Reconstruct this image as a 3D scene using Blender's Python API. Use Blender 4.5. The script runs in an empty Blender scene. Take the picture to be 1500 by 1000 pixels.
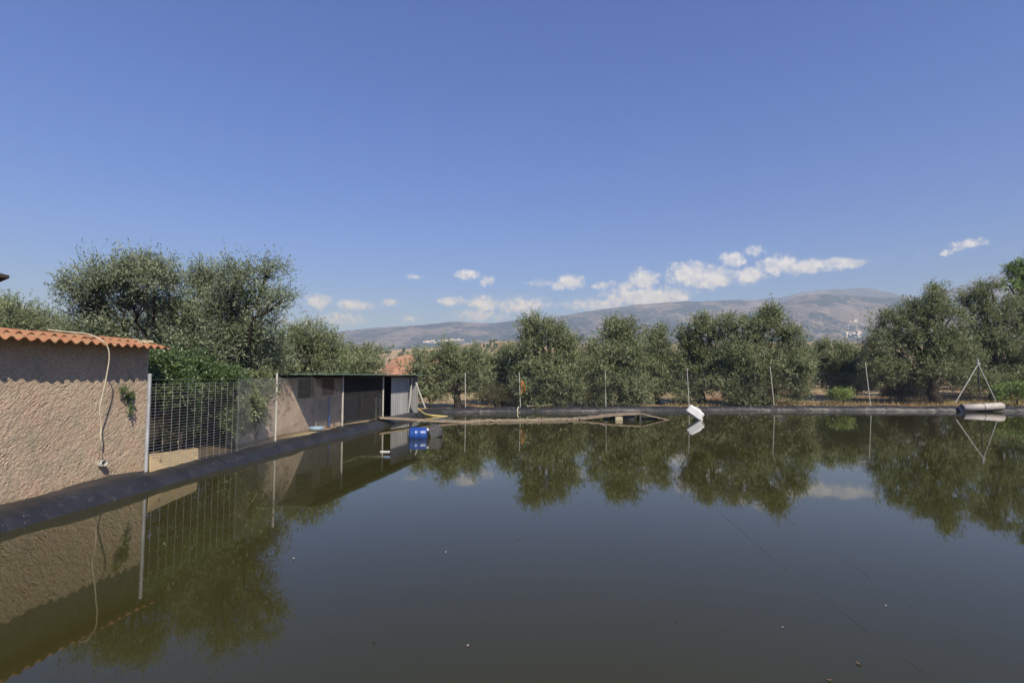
import bpy, math, random
import numpy as np
from mathutils import Vector
from mathutils.bvhtree import BVHTree

rng = np.random.default_rng(7)
random.seed(7)
SC = bpy.context.scene
COL = SC.collection
H, F = 2.35, 800.0
ZUP = np.array([0, 0, 1.0])
PITCH = math.atan(51 / F)
CP, SP = math.cos(PITCH), math.sin(PITCH)
LIGHT = Vector((-.55, .95, -1.0)).normalized()          # direction sunlight travels


# ------------------------------------------------------------------ measuring helpers (photo pixel -> place)
def ray(u, v):
    cx, cy = (u - 750) / F, (500 - v) / F
    return np.array([cx, CP - cy * SP, SP + cy * CP])


def on_z(u, v, z=0.0):
    d = ray(u, v); t = (z - H) / d[2]
    return np.array([0, 0, H]) + d * t


def at_y(u, v, y):
    d = ray(u, v); t = y / d[1]
    return np.array([0, 0, H]) + d * t


# ------------------------------------------------------------------ object helpers
WL = {}


def tag(o, label=None, cat=None, group=None, kind=None):
    if label: o['label'] = label
    if cat: o['category'] = cat
    if group: o['group'] = group
    if kind: o['kind'] = kind
    return o


def empty(name, loc, label, cat, group=None):
    o = bpy.data.objects.new(name, None); COL.objects.link(o)
    o.location = [float(c) for c in loc]; o.empty_display_size = .2
    WL[o.name] = np.array(loc, float)
    return tag(o, label, cat, group)


def raw_mesh(name, verts, faces, m, parent=None, smooth=False, tint=None, loc=None):
    """verts (N,3) world coordinates; faces (M,4) array, or list of tuples"""
    verts = np.asarray(verts, np.float64)
    if parent is not None:
        org = WL[parent.name]
    elif loc is not None:
        org = np.array(loc, float)
    else:
        org = np.array([verts[:, 0].mean(), verts[:, 1].mean(), verts[:, 2].min()])
    v = (verts - org).astype(np.float32)
    me = bpy.data.meshes.new(name)
    if isinstance(faces, np.ndarray):
        k = faces.shape[1]
        me.vertices.add(len(v)); me.vertices.foreach_set('co', v.ravel())
        me.loops.add(faces.size); me.loops.foreach_set('vertex_index', faces.astype(np.int32).ravel())
        me.polygons.add(len(faces))
        me.polygons.foreach_set('loop_start', np.arange(len(faces), dtype=np.int32) * k)
        me.update(calc_edges=True)
    else:
        me.from_pydata([tuple(map(float, p)) for p in v], [], faces)
    if smooth:
        me.polygons.foreach_set('use_smooth', np.ones(len(me.polygons), bool))
    if tint is not None:
        at = me.attributes.new('tint', 'FLOAT', 'FACE'); at.data.foreach_set('value', np.asarray(tint, np.float32))
    me.materials.append(m)
    o = bpy.data.objects.new(name, me); COL.objects.link(o)
    if parent is not None:
        o.parent = parent; WL[o.name] = org
    else:
        o.location = org; WL[o.name] = org
    return o


class MB:
    def __init__(s): s.v = []; s.f = []

    def add(s, vs, fs):
        n = len(s.v); s.v += [tuple(p) for p in vs]; s.f += [tuple(i + n for i in f) for f in fs]; return s

    def box(s, c, size, ex=(1, 0, 0), ey=(0, 1, 0), ez=(0, 0, 1), bev=0):
        c = np.array(c, float); ex, ey, ez = [np.array(e, float) / np.linalg.norm(e) for e in (ex, ey, ez)]
        a, b, d = [x / 2 for x in size]
        if bev <= 0:
            vs = [c + ex * i * a + ey * j * b + ez * k * d for k in (-1, 1) for j in (-1, 1) for i in (-1, 1)]
            return s.add(vs, [(0, 2, 3, 1), (4, 5, 7, 6), (0, 1, 5, 4), (2, 6, 7, 3), (0, 4, 6, 2), (1, 3, 7, 5)])
        # chamfered box
        vs = []; idx = {}
        for k in (-1, 1):
            for j in (-1, 1):
                for i in (-1, 1):
                    for w in range(3):
                        q = [i * (a - bev), j * (b - bev), k * (d - bev)]
                        q[w] = (i, j, k)[w] * (a, b, d)[w]
                        idx[i, j, k, w] = len(vs); vs.append(c + ex * q[0] + ey * q[1] + ez * q[2])
        fs = []
        for w in range(3):
            o1, o2 = [x for x in range(3) if x != w]
            for sg in (-1, 1):
                r = []
                for p, q in ((-1, -1), (1, -1), (1, 1), (-1, 1)):
                    t = [0, 0, 0]; t[w] = sg; t[o1] = p; t[o2] = q; r.append(idx[(*t, w)])
                fs.append(tuple(r))
            for p in (-1, 1):
                for q in (-1, 1):
                    r = []
                    for sg, ww in ((-1, o1), (1, o1), (1, o2), (-1, o2)):
                        t = [0, 0, 0]; t[w] = sg; t[o1] = p; t[o2] = q; r.append(idx[(*t, ww)])
                    fs.append(tuple(r))
        for i in (-1, 1):
            for j in (-1, 1):
                for k in (-1, 1): fs.append(tuple(idx[i, j, k, w] for w in range(3)))
        return s.add(vs, fs)

    def tube(s, pts, r, n=8, cap=True):
        pts = [np.array(p, float) for p in pts]; k = len(pts)
        rs = r if hasattr(r, '__len__') else [r] * k
        up = np.array([0.13, 0.21, 0.97]); vs = []; prev = None
        for i, p in enumerate(pts):
            t = pts[min(i + 1, k - 1)] - pts[max(i - 1, 0)]; t = t / (np.linalg.norm(t) + 1e-9)
            a = prev if prev is not None else (up if abs(t @ up) < .9 else np.array([1., 0, 0]))
            a = a - t * (a @ t); a /= np.linalg.norm(a) + 1e-9; prev = a
            b = np.cross(t, a)
            for q in range(n):
                w = 2 * math.pi * q / n; vs.append(p + (a * math.cos(w) + b * math.sin(w)) * rs[i])
        fs = [(i * n + q, i * n + (q + 1) % n, (i + 1) * n + (q + 1) % n, (i + 1) * n + q) for i in range(k - 1) for q in range(n)]
        if cap: fs += [tuple(range(n - 1, -1, -1)), tuple((k - 1) * n + q for q in range(n))]
        return s.add(vs, fs)

    def grid(s, P):
        """P (a,b,3) point grid -> quads"""
        a, b = P.shape[:2]
        return s.add(P.reshape(-1, 3), [(i * b + j, i * b + j + 1, (i + 1) * b + j + 1, (i + 1) * b + j) for i in range(a - 1) for j in range(b - 1)])

    def build(s, name, m, parent=None, smooth=False, loc=None):
        return raw_mesh(name, np.array(s.v), s.f, m, parent, smooth, loc=loc)


def quads(a, b):
    i = np.arange(a - 1)[:, None] * b + np.arange(b - 1)[None, :]
    return np.stack([i, i + 1, i + b + 1, i + b], -1).reshape(-1, 4)


# ------------------------------------------------------------------ noise (value fBm in numpy)
def vnoise(p, seed=0):
    p = np.asarray(p, float); i = np.floor(p).astype(np.int64); f = p - i; f = f * f * (3 - 2 * f)
    def h(ix, iy, iz):
        n = (ix * 374761393 + iy * 668265263 + iz * 2147483647 + seed * 1274126177) & 0xffffffff
        n = ((n ^ (n >> 13)) * 1274126177) & 0xffffffff
        return ((n ^ (n >> 16)) & 0xffff) / 65535.0
    r = 0
    for a in (0, 1):
        for b in (0, 1):
            for c in (0, 1):
                w = (f[..., 0] if a else 1 - f[..., 0]) * (f[..., 1] if b else 1 - f[..., 1]) * (f[..., 2] if c else 1 - f[..., 2])
                r = r + w * h(i[..., 0] + a, i[..., 1] + b, i[..., 2] + c)
    return r * 2 - 1


def fbm(p, oct=4, seed=0):
    p = np.asarray(p, float); s = 0; a = 1
    for o in range(oct):
        s = s + a * vnoise(p * 2 ** o, seed + o); a *= .5
    return s


def p3(x, y, z=0):
    x, y, z = np.broadcast_arrays(x, y, z); return np.stack([x, y, z], -1)


# ------------------------------------------------------------------ materials
def nd(nt, t, ins=None, **props):
    n = nt.nodes.new('ShaderNode' + t)
    for k, v in props.items(): setattr(n, k, v)
    for k, v in (ins or {}).items():
        s = n.inputs[k]
        if isinstance(v, bpy.types.NodeSocket): nt.links.new(v, s)
        elif isinstance(v, bpy.types.Node): nt.links.new(v.outputs[0], s)
        else:
            if hasattr(s.default_value, '__len__') and hasattr(v, '__len__') and len(v) == 3 and len(s.default_value) == 4: v = (*v, 1)
            s.default_value = v
    return n


def new_mat(name):
    m = bpy.data.materials.new(name); m.use_nodes = True; nt = m.node_tree; nt.nodes.clear()
    return m, nt, nd(nt, 'OutputMaterial')


def ramp(nt, fac, stops):
    r = nd(nt, 'ValToRGB', {0: fac}); e = r.color_ramp.elements
    while len(e) < len(stops): e.new(.5)
    for x, (p, c) in zip(e, stops): x.position = p; x.color = (*c, 1)
    return r.outputs[0]


def mixc(nt, fac, a, b, mode='MIX'):
    n = nd(nt, 'Mix', data_type='RGBA', blend_type=mode)
    for k, v in ((0, fac), (6, a), (7, b)):
        s = n.inputs[k]
        if isinstance(v, bpy.types.NodeSocket): nt.links.new(v, s)
        else: s.default_value = (*v, 1) if hasattr(v, '__len__') else v
    return n.outputs[2]


def coords(nt, scale=(1, 1, 1), rot=(0, 0, 0)):
    g = nd(nt, 'NewGeometry')
    return nd(nt, 'Mapping', {0: g.outputs['Position'], 'Rotation': rot, 'Scale': scale}).outputs[0]


def noise(nt, co, scale, detail=4, rough=.55):
    return nd(nt, 'TexNoise', {'Vector': co, 'Scale': scale, 'Detail': detail, 'Roughness': rough}).outputs[0]


def math2(nt, op, a, b=0.0, clamp=False):
    n = nd(nt, 'Math', {0: a, 1: b}, operation=op); n.use_clamp = clamp; return n.outputs[0]


def simple(name, c1, c2, scale=4, rough=.6, metal=0, bump=0, bscale=30, spec=.5, stretch=(1, 1, 1), speck=None):
    m, nt, out = new_mat(name)
    co = coords(nt, stretch)
    n = noise(nt, co, scale, 5, .6)
    col = ramp(nt, n, [(.3, c1), (.7, c2)])
    if speck:
        s = noise(nt, co, speck[1], 2)
        col = mixc(nt, ramp(nt, s, [(speck[2], (0, 0, 0)), (speck[2] + .08, (1, 1, 1))]), col, speck[0])
    b = nd(nt, 'BsdfPrincipled', {'Base Color': col, 'Roughness': rough, 'Metallic': metal, 'Specular IOR Level': spec})
    if bump:
        bn = nd(nt, 'Bump', {'Strength': 1, 'Distance': bump, 'Height': noise(nt, co, bscale, 4)})
        nt.links.new(bn.outputs[0], b.inputs['Normal'])
    nt.links.new(b.outputs[0], out.inputs[0])
    return m


def leaf_mat(name, dark, mid, light, trans=.28, gloss=.06):
    m, nt, out = new_mat(name)
    at = nd(nt, 'Attribute', attribute_name='tint')
    col = ramp(nt, at.outputs['Fac'], [(0, dark), (.55, mid), (1, light)])
    d = nd(nt, 'BsdfDiffuse', {0: col}); t = nd(nt, 'BsdfTranslucent', {0: mixc(nt, .55, col, (.12, .15, .03))})
    g = nd(nt, 'BsdfGlossy', {0: (.8, .85, .8), 'Roughness': .45})
    a = nd(nt, 'MixShader', {0: trans, 1: d.outputs[0], 2: t.outputs[0]})
    b = nd(nt, 'MixShader', {0: gloss, 1: a.outputs[0], 2: g.outputs[0]})
    nt.links.new(b.outputs[0], out.inputs[0])
    return m


M = {}
M['olive_leaf'] = leaf_mat('olive_leaf', (.065, .085, .034), (.235, .27, .13), (.42, .45, .29), .3, .03)
M['silver_leaf'] = leaf_mat('silver_leaf', (.055, .075, .042), (.215, .255, .15), (.41, .46, .32), .3, .04)
M['citrus_leaf'] = leaf_mat('citrus_leaf', (.026, .058, .014), (.075, .13, .03), (.17, .23, .075))
M['shade_leaf'] = leaf_mat('shade_leaf', (.02, .024, .012), (.05, .052, .024), (.12, .11, .055), .2, .02)  # leaf colour kept dark to stand for deep shade
M['bright_leaf'] = leaf_mat('bright_leaf', (.07, .13, .02), (.22, .33, .06), (.38, .46, .16), .35)
M['dry_leaf'] = leaf_mat('dry_leaf', (.16, .115, .05), (.32, .25, .12), (.5, .41, .22), .2, .02)
M['scrub_leaf'] = leaf_mat('scrub_leaf', (.05, .05, .022), (.11, .105, .05), (.2, .18, .1), .25, .03)
M['bark'] = simple('bark', (.022, .018, .015), (.07, .058, .048), 6, .95, bump=.03, bscale=14, spec=.1, stretch=(3, 3, .7))
M['galvanised'] = simple('galvanised', (.33, .34, .36), (.5, .51, .52), 5, .5, .25, bump=.001, speck=((.28, .2, .14), 9, .68))
M['pale_post'] = simple('pale_post', (.38, .36, .32), (.58, .55, .5), 5, .6, .1, speck=((.24, .15, .1), 7, .7))
M['wire'] = simple('wire', (.3, .3, .3), (.46, .46, .45), 8, .5, .4)
M['dark_wire'] = simple('dark_wire', (.07, .07, .07), (.14, .14, .135), 8, .6, .3)
M['green_sheet'] = simple('green_sheet', (.085, .17, .12), (.15, .26, .18), 2, .45, speck=((.2, .16, .1), 3, .66))
M['plank'] = simple('plank', (.17, .13, .095), (.36, .29, .22), 3, .9, bump=.006, bscale=16, spec=.2, stretch=(1, 4, 4), speck=((.12, .09, .06), 6, .63))
M['rope'] = simple('rope', (.46, .4, .28), (.68, .62, .48), 20, .9, bump=.004, bscale=60, spec=.1)
M['yellow_hose'] = simple('yellow_hose', (.4, .31, .1), (.54, .43, .18), 3, .5)
M['orange_web'] = simple('orange_web', (.5, .14, .02), (.72, .26, .04), 8, .8)
M['blue_plastic'] = simple('blue_plastic', (.014, .05, .24), (.028, .085, .33), 3, .32, speck=((.12, .16, .3), 14, .7))
M['pale_blue'] = simple('pale_blue', (.25, .42, .62), (.42, .58, .72), 5, .5)
M['white_plastic'] = simple('white_plastic', (.68, .68, .66), (.84, .84, .82), 3, .4, speck=((.42, .4, .34), 8, .68))
M['dirty_white'] = simple('dirty_white', (.34, .3, .275), (.56, .51, .48), 4, .55, stretch=(.6, 3, 3), speck=((.3, .24, .2), 6, .66))
M['grey_pvc'] = simple('grey_pvc', (.3, .3, .3), (.46, .45, .43), 6, .6)
M['shade_black'] = simple('shade_black', (.012, .012, .012), (.02, .02, .02), 3, .9)
M['charcoal'] = simple('charcoal', (.03, .032, .035), (.10, .10, .105), 5, .55, bump=.006, bscale=12, speck=((.22, .2, .18), 10, .62))
M['concrete'] = simple('concrete', (.34, .29, .18), (.5, .44, .3), 5, .9, bump=.005, bscale=40)
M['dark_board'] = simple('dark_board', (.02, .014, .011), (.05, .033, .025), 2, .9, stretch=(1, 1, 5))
M['brown_board'] = simple('brown_board', (.11, .045, .028), (.19, .085, .05), 3, .85, stretch=(4, 4, 1))
M['shed_wall'] = simple('shed_wall', (.3, .23, .18), (.46, .37, .3), 1.6, .95, bump=.012, bscale=9, spec=.1, speck=((.22, .17, .13), 2.5, .62))
M['white_wall'] = simple('white_wall', (.7, .69, .66), (.82, .81, .78), .2, .9)
M['clay_roof'] = simple('clay_roof', (.3, .17, .1), (.42, .25, .16), .2, .9)
M['thread'] = simple('thread', (.022, .023, .015), (.04, .04, .026), 3, .8)


def stucco():
    m, nt, out = new_mat('roughcast')
    co = coords(nt)
    st = coords(nt, (1, 1.0, 2.6), (math.radians(-38), 0, 0))
    n1 = noise(nt, co, 2.6, 6, .7); n2 = noise(nt, st, 15, 6, .7)
    col = ramp(nt, n1, [(.33, (.41, .35, .255)), (.5, (.51, .405, .3)), (.66, (.51, .375, .285))])
    col = mixc(nt, .85, col, ramp(nt, n2, [(.36, (.5, .47, .45)), (.5, (.95, .95, .95)), (.7, (1.08, 1.05, 1.02))]), 'MULTIPLY')
    col = mixc(nt, .6, col, ramp(nt, noise(nt, coords(nt, (1, .7, .35)), .9, 5, .65), [(.35, (.72, .72, .73)), (.55, (1, 1, 1))]), 'MULTIPLY')
    b = nd(nt, 'BsdfPrincipled', {'Base Color': col, 'Roughness': .95, 'Specular IOR Level': .1})
    bn = nd(nt, 'Bump', {'Strength': 1, 'Distance': .016, 'Height': noise(nt, st, 24, 4, .6)})
    nt.links.new(bn.outputs[0], b.inputs['Normal']); nt.links.new(b.outputs[0], out.inputs[0])
    return m


def tile_mat():
    m, nt, out = new_mat('terracotta')
    co = coords(nt)
    cell = nd(nt, 'TexVoronoi', {'Vector': coords(nt, (2.2, 4.3, 0)), 'Scale': 1.0}, feature='F1').outputs['Color']
    col = mixc(nt, noise(nt, co, 3, 5), (.31, .13, .068), (.43, .215, .125))
    col = mixc(nt, .3, col, mixc(nt, cell, (.27, .095, .05), (.52, .27, .14)))
    li = ramp(nt, noise(nt, co, 5, 6, .7), [(.47, (0, 0, 0)), (.62, (.85, .85, .85))])
    col = mixc(nt, li, col, (.31, .22, .12))
    b = nd(nt, 'BsdfPrincipled', {'Base Color': col, 'Roughness': .9, 'Specular IOR Level': .15})
    bn = nd(nt, 'Bump', {'Strength': 1, 'Distance': .006, 'Height': noise(nt, co, 40, 3)})
    nt.links.new(bn.outputs[0], b.inputs['Normal']); nt.links.new(b.outputs[0], out.inputs[0])
    return m


def liner_mat():
    m, nt, out = new_mat('liner_plastic')
    co = coords(nt)
    geo = nd(nt, 'NewGeometry')
    col = ramp(nt, noise(nt, co, 1.3, 5, .6), [(.3, (.016, .0165, .019)), (.7, (.034, .034, .037))])
    dust = ramp(nt, noise(nt, co, 6, 6, .7), [(.55, (0, 0, 0)), (.85, (.5, .5, .5))])
    col = mixc(nt, dust, col, (.15, .135, .115))
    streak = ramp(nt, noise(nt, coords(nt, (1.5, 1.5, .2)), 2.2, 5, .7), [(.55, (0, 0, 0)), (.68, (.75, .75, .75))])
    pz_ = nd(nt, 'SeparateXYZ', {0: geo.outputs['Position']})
    streak = math2(nt, 'MULTIPLY', streak, nd(nt, 'MapRange', {0: pz_.outputs[0], 1: -5.0, 2: -2.0, 3: .12, 4: .8}).outputs[0])  # pale runs, raised on the far side to stand for crease highlights
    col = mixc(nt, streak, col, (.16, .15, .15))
    spots = ramp(nt, noise(nt, co, 26, 2), [(.73, (0, 0, 0)), (.76, (1, 1, 1))])
    col = mixc(nt, spots, col, (.42, .4, .38))
    b = nd(nt, 'BsdfPrincipled', {'Base Color': col, 'Roughness': .46, 'Specular IOR Level': .36})
    bn = nd(nt, 'Bump', {'Strength': 1, 'Distance': .007, 'Height': noise(nt, co, 6, 5, .55)})
    nt.links.new(bn.outputs[0], b.inputs['Normal']); nt.links.new(b.outputs[0], out.inputs[0])
    return m


def water_mat():
    m, nt, out = new_mat('pond_water')
    co = coords(nt)
    col = ramp(nt, noise(nt, co, .12, 3), [(.3, (.036, .034, .009)), (.7, (.042, .039, .012))])
    d = nd(nt, 'BsdfPrincipled', {'Base Color': col, 'Roughness': .025, 'IOR': 1.333, 'Specular IOR Level': .5})
    h = math2(nt, 'ADD', noise(nt, co, .9, 2), math2(nt, 'MULTIPLY', noise(nt, co, 5, 2), .12))
    bn = nd(nt, 'Bump', {'Strength': 1, 'Distance': .0015, 'Height': h})
    nt.links.new(bn.outputs[0], d.inputs['Normal']); nt.links.new(d.outputs[0], out.inputs[0])
    return m


def ground_mat():
    m, nt, out = new_mat('dry_soil')
    co = coords(nt)
    col = ramp(nt, noise(nt, co, .35, 6, .6), [(.3, (.3, .21, .12)), (.5, (.4, .31, .185)), (.7, (.48, .39, .235))])
    col = mixc(nt, ramp(nt, noise(nt, co, .11, 5), [(.5, (0, 0, 0)), (.62, (1, 1, 1))]), col, (.3, .16, .085))
    col = mixc(nt, ramp(nt, noise(nt, co, 9, 4, .7), [(.5, (0, 0, 0)), (.7, (.8, .8, .8))]), col, (.2, .15, .09))
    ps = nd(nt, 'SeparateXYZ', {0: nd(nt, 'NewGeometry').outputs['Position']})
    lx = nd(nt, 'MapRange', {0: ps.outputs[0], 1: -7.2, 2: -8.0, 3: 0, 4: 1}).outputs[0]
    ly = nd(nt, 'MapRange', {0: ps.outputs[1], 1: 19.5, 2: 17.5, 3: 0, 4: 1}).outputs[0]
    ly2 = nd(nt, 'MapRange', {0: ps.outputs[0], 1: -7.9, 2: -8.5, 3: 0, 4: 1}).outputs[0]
    shade_zone = math2(nt, 'MULTIPLY', lx, math2(nt, 'MAXIMUM', ly, ly2))  # shade behind the left fence and in the shed, put into soil colour
    col = mixc(nt, math2(nt, 'MULTIPLY', shade_zone, .92), col, mixc(nt, noise(nt, co, 7, 5, .7), (.05, .038, .026), (.13, .1, .065)))
    b = nd(nt, 'BsdfPrincipled', {'Base Color': col, 'Roughness': 1, 'Specular IOR Level': .05})
    bn = nd(nt, 'Bump', {'Strength': 1, 'Distance': .05, 'Height': noise(nt, co, 6, 5, .65)})
    nt.links.new(bn.outputs[0], b.inputs['Normal']); nt.links.new(b.outputs[0], out.inputs[0])
    return m


def hill_mat(name, soil1, soil2, scrub, sc, dens):
    m, nt, out = new_mat(name)
    co = coords(nt, (1, .6, 1.5))
    col = ramp(nt, noise(nt, co, sc * .28, 6, .62), [(.35, soil1), (.65, soil2)])
    big = noise(nt, co, sc * .12, 5, .6)
    fine = noise(nt, co, sc, 6, .72)
    s = math2(nt, 'ADD', fine, math2(nt, 'MULTIPLY', math2(nt, 'SUBTRACT', big, .5), 1.3))
    col = mixc(nt, ramp(nt, s, [(dens - .05, (0, 0, 0)), (dens + .05, (1, 1, 1))]), col, scrub)
    v = nd(nt, 'TexVoronoi', {'Vector': co, 'Scale': sc * 2.6}, feature='F1').outputs['Distance']
    col = mixc(nt, ramp(nt, v, [(.22, (1, 1, 1)), (.34, (0, 0, 0))]), col, scrub)
    b = nd(nt, 'BsdfDiffuse', {0: col})
    bn = nd(nt, 'Bump', {'Strength': 1, 'Distance': .08 / sc, 'Height': fine})
    nt.links.new(bn.outputs[0], b.inputs['Normal']); nt.links.new(b.outputs[0], out.inputs[0])
    return m


def osb_mat():
    m, nt, out = new_mat('chipboard')
    co = coords(nt)
    c = nd(nt, 'TexVoronoi', {'Vector': coords(nt), 'Scale': 34}, feature='F1').outputs['Color']
    col = mixc(nt, c, (.54, .4, .22), (.66, .51, .3))
    col = mixc(nt, ramp(nt, noise(nt, co, 6, 5), [(.6, (0, 0, 0)), (.72, (1, 1, 1))]), col, (.3, .16, .06))
    b = nd(nt, 'BsdfPrincipled', {'Base Color': col, 'Roughness': .85, 'Specular IOR Level': .2})
    nt.links.new(b.outputs[0], out.inputs[0])
    return m


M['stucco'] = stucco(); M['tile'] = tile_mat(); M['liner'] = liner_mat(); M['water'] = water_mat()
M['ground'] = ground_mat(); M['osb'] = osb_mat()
M['mountain'] = hill_mat('mountain_scrub', (.175, .16, .13), (.235, .205, .17), (.06, .075, .05), .036, .49)
M['far_mountain'] = hill_mat('far_mountain_scrub', (.13, .13, .12), (.165, .16, .145), (.085, .1, .08), .012, .52)
M['near_hill'] = hill_mat('near_hill_soil', (.36, .25, .16), (.46, .36, .24), (.08, .085, .045), .22, .64)
M['red_earth'] = hill_mat('red_earth', (.42, .2, .115), (.52, .29, .18), (.3, .2, .12), .6, .8)

# ------------------------------------------------------------------ the pond outline (waterline, metres)
POND = [(-8.0, 1.2), (-7.7, 8.2), (-7.4, 13.1), (-7.0, 18.2), (-6.1, 25.0), (-5.15, 33.2), (-4.6, 35.0), (-2.2, 35.5), (8, 36.8),
        (21, 37.6), (34, 36.4), (47, 36.0), (47.5, 1.6), (20, .9)]


def smooth_loop(pts, step=.09, win=11):
    pts = np.array(pts, float); out = []
    for a, b in zip(pts, np.roll(pts, -1, 0)):
        n = max(2, int(np.linalg.norm(b - a) / step)); t = np.arange(n)[:, None] / n; out.append(a + (b - a) * t)
    p = np.concatenate(out); k = win // 2
    for _ in range(2):
        p = sum(np.roll(p, i, 0) for i in range(-k, k + 1)) / (2 * k + 1)
    return p


LOOP = smooth_loop(POND)
NL = len(LOOP)
TAN = np.roll(LOOP, -1, 0) - np.roll(LOOP, 1, 0); TAN /= np.linalg.norm(TAN, axis=1)[:, None]
area2 = np.sum(LOOP[:, 0] * np.roll(LOOP[:, 1], -1) - np.roll(LOOP[:, 0], -1) * LOOP[:, 1])
OUT = np.stack([TAN[:, 1], -TAN[:, 0]], 1) * (1 if area2 > 0 else -1)
SLEN = np.concatenate([[0], np.cumsum(np.linalg.norm(np.diff(LOOP, axis=0), axis=1))])
CEN = LOOP.mean(0)


def loop_offset(d): return LOOP + OUT * d


# water
W = loop_offset(.12)
raw_mesh('water', np.concatenate([p3(W[:, 0], W[:, 1], 0.0), [[CEN[0], CEN[1], 0]]]),
         [(i, (i + 1) % NL, NL) if area2 > 0 else ((i + 1) % NL, i, NL) for i in range(NL)], M['water'], loc=(CEN[0], CEN[1], 0))
tag(bpy.data.objects['water'], kind='structure')

# pond liner, folded over the bank on all four sides
prof = [(-.5, -.35), (-.12, -.09), (-.03, -.02), (.03, .04), (.08, .105), (.14, .165), (.21, .215), (.29, .25), (.38, .27), (.48, .275),
        (.58, .272), (.68, .262), (.78, .25), (.88, .235), (.98, .21), (1.1, .15), (1.22, -.08)]
left = np.clip((LOOP[:, 1] - 2) / 2, 0, 1) * (LOOP[:, 0] < -4.9) * (LOOP[:, 1] < 33)
left = np.convolve(np.concatenate([left[-15:], left, left[:15]]), np.ones(31) / 31, 'valid')
far = 1 - left
rows = []
for j, (o, z) in enumerate(prof):
    s = SLEN
    k = min(1, max(0, (z + .02) / .2)) if j < 10 else 1
    wr = fbm(p3(s * .55, j * .12, 3), 3, 1)                              # long soft buckles
    fold = 1 - np.abs(fbm(p3(s * 2.1 + j * .18, j * .03, 9), 3, 5))       # creases running up the face
    fold = np.clip(fold - .55, 0, 1) * 2
    kn = fbm(p3(s * 3.5, j * .5, 1), 3, 8)
    oo = o + k * (.05 * wr * left + .035 * wr * far + (.085 * far + .03 * left) * (fold - .3) * (o < .6)) + (.11 * fbm(p3(s * .9, 0, 5), 3, 3) * (o > .5))
    zz = z + k * ((.05 * left + .04 * far) * fbm(p3(s * .5, j * .07, 7), 3, 2) + .012 * kn * (j > 4) + .04 * far * (fold - .3))
    zz += .03 * far * k
    rows.append(np.concatenate([LOOP + OUT * oo[:, None], zz[:, None]], 1))
P = np.stack(rows, 1); P = np.concatenate([P, P[:1]], 0)
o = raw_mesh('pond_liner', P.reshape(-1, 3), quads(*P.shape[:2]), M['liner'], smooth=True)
tag(o, 'black plastic liner folded over the bank all round the pond', 'pond liner')

# ------------------------------------------------------------------ ground sheet, out to the horizon
def ground_z(x, y):
    r = np.hypot(x, y)
    z = .14 + np.clip((y - 40) / 30, 0, 1) * .75 + np.clip((r - 60) / 120, 0, 1) * 1.0
    return z + .07 * fbm(p3(x * .35, y * .35, 0), 4, 11) * np.clip((r - 2) / 10, .2, 1)


NS = 720
idx = np.linspace(0, NL, NS, endpoint=False).astype(int)
rings = []
for d in (-1.0, .05, .4, .75, 1.0, 1.4, 1.9, 2.5, 3.2, 4, 5, 6.2, 7.6, 9, 11, 13.5, 16.5, 20, 25, 32, 42, 60, 90, 140, 220, 400, 900, 2500, 9000):
    dirs = LOOP[idx] - CEN; dirs /= np.linalg.norm(dirs, axis=1)[:, None]
    q = LOOP[idx] + OUT[idx] * d if d <= 4 else LOOP[idx] + OUT[idx] * 4 + dirs * (d - 4)
    if d <= .05: z = np.full(NS, -.6 if d < 0 else -.25)
    elif d < 1: z = np.full(NS, .06 if d < .5 else .1)
    else:
        z = ground_z(q[:, 0], q[:, 1])
        if 1 < d <= 2.5: k_ = np.clip((15 - q[:, 1]) / 1.2, 0, 1) * (q[:, 0] < -7) * (q[:, 1] > 0); z = z * (1 - k_) - .04 * k_
    rings.append(np.concatenate([q, z[:, None]], 1))
P = np.stack(rings, 0); P = np.concatenate([P, P[:, :1]], 1)
fq = quads(*P.shape[:2]); nv = P.shape[0] * P.shape[1]
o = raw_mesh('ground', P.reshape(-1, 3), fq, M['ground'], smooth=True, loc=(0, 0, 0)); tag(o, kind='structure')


def gz(x, y): return float(ground_z(np.array(x), np.array(y)))


# ------------------------------------------------------------------ hills and mountains
def ridge(name, prof, D, foot, m, rough, nu=420, ns=56, seed=0, back=.5, base_v=None):
    us = np.array([p[0] for p in prof], float); vs = np.array([p[1] for p in prof], float)
    u = np.linspace(us[0], us[-1], nu); v = np.interp(u, us, vs)
    k = np.ones(9) / 9; v = np.convolve(np.pad(v, 4, 'edge'), k, 'valid')
    crest = np.array([at_y(a, b, D) for a, b in zip(u, v)])
    s = np.concatenate([np.linspace(0, 1, ns), 1 + np.linspace(0, 1, 12)[1:]])
    P = np.zeros((len(s), nu, 3))
    for i, t in enumerate(s):
        y = D - foot * (1 - t) if t <= 1 else D + foot * back * (t - 1)
        x = crest[:, 0] * (y / D)
        if t <= 1: sh = t * (.55 + .45 * t)
        else: sh = 1 - (t - 1) ** 1.3 * .9
        z = crest[:, 2] * sh
        w = (1 - abs(2 * min(t, 1) - 1)) if t <= 1 else 0
        q = p3(x, np.full(nu, y), 0) / (D * .05)
        g = 1 - np.abs(fbm(q * np.array([1.6, .55, 1]), 5, seed)) * 1.6
        z = z + crest[:, 2] * rough * w * (g - .5) + crest[:, 2] * .03 * fbm(q * 3, 4, seed + 3) * min(1, t * 2) * (max(.2, 1 - t) if t < 1 else .2)
        P[i] = np.stack([x, np.full(nu, y), z - 1.5], 1)
    o = raw_mesh(name, P.reshape(-1, 3), quads(*P.shape[:2]), m, smooth=True, loc=(0, D, 0))
    tag(o, kind='structure')
    return BVHTree.FromPolygons([tuple(p) for p in P.reshape(-1, 3)], [tuple(int(c) for c in f) for f in quads(*P.shape[:2])])


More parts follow.
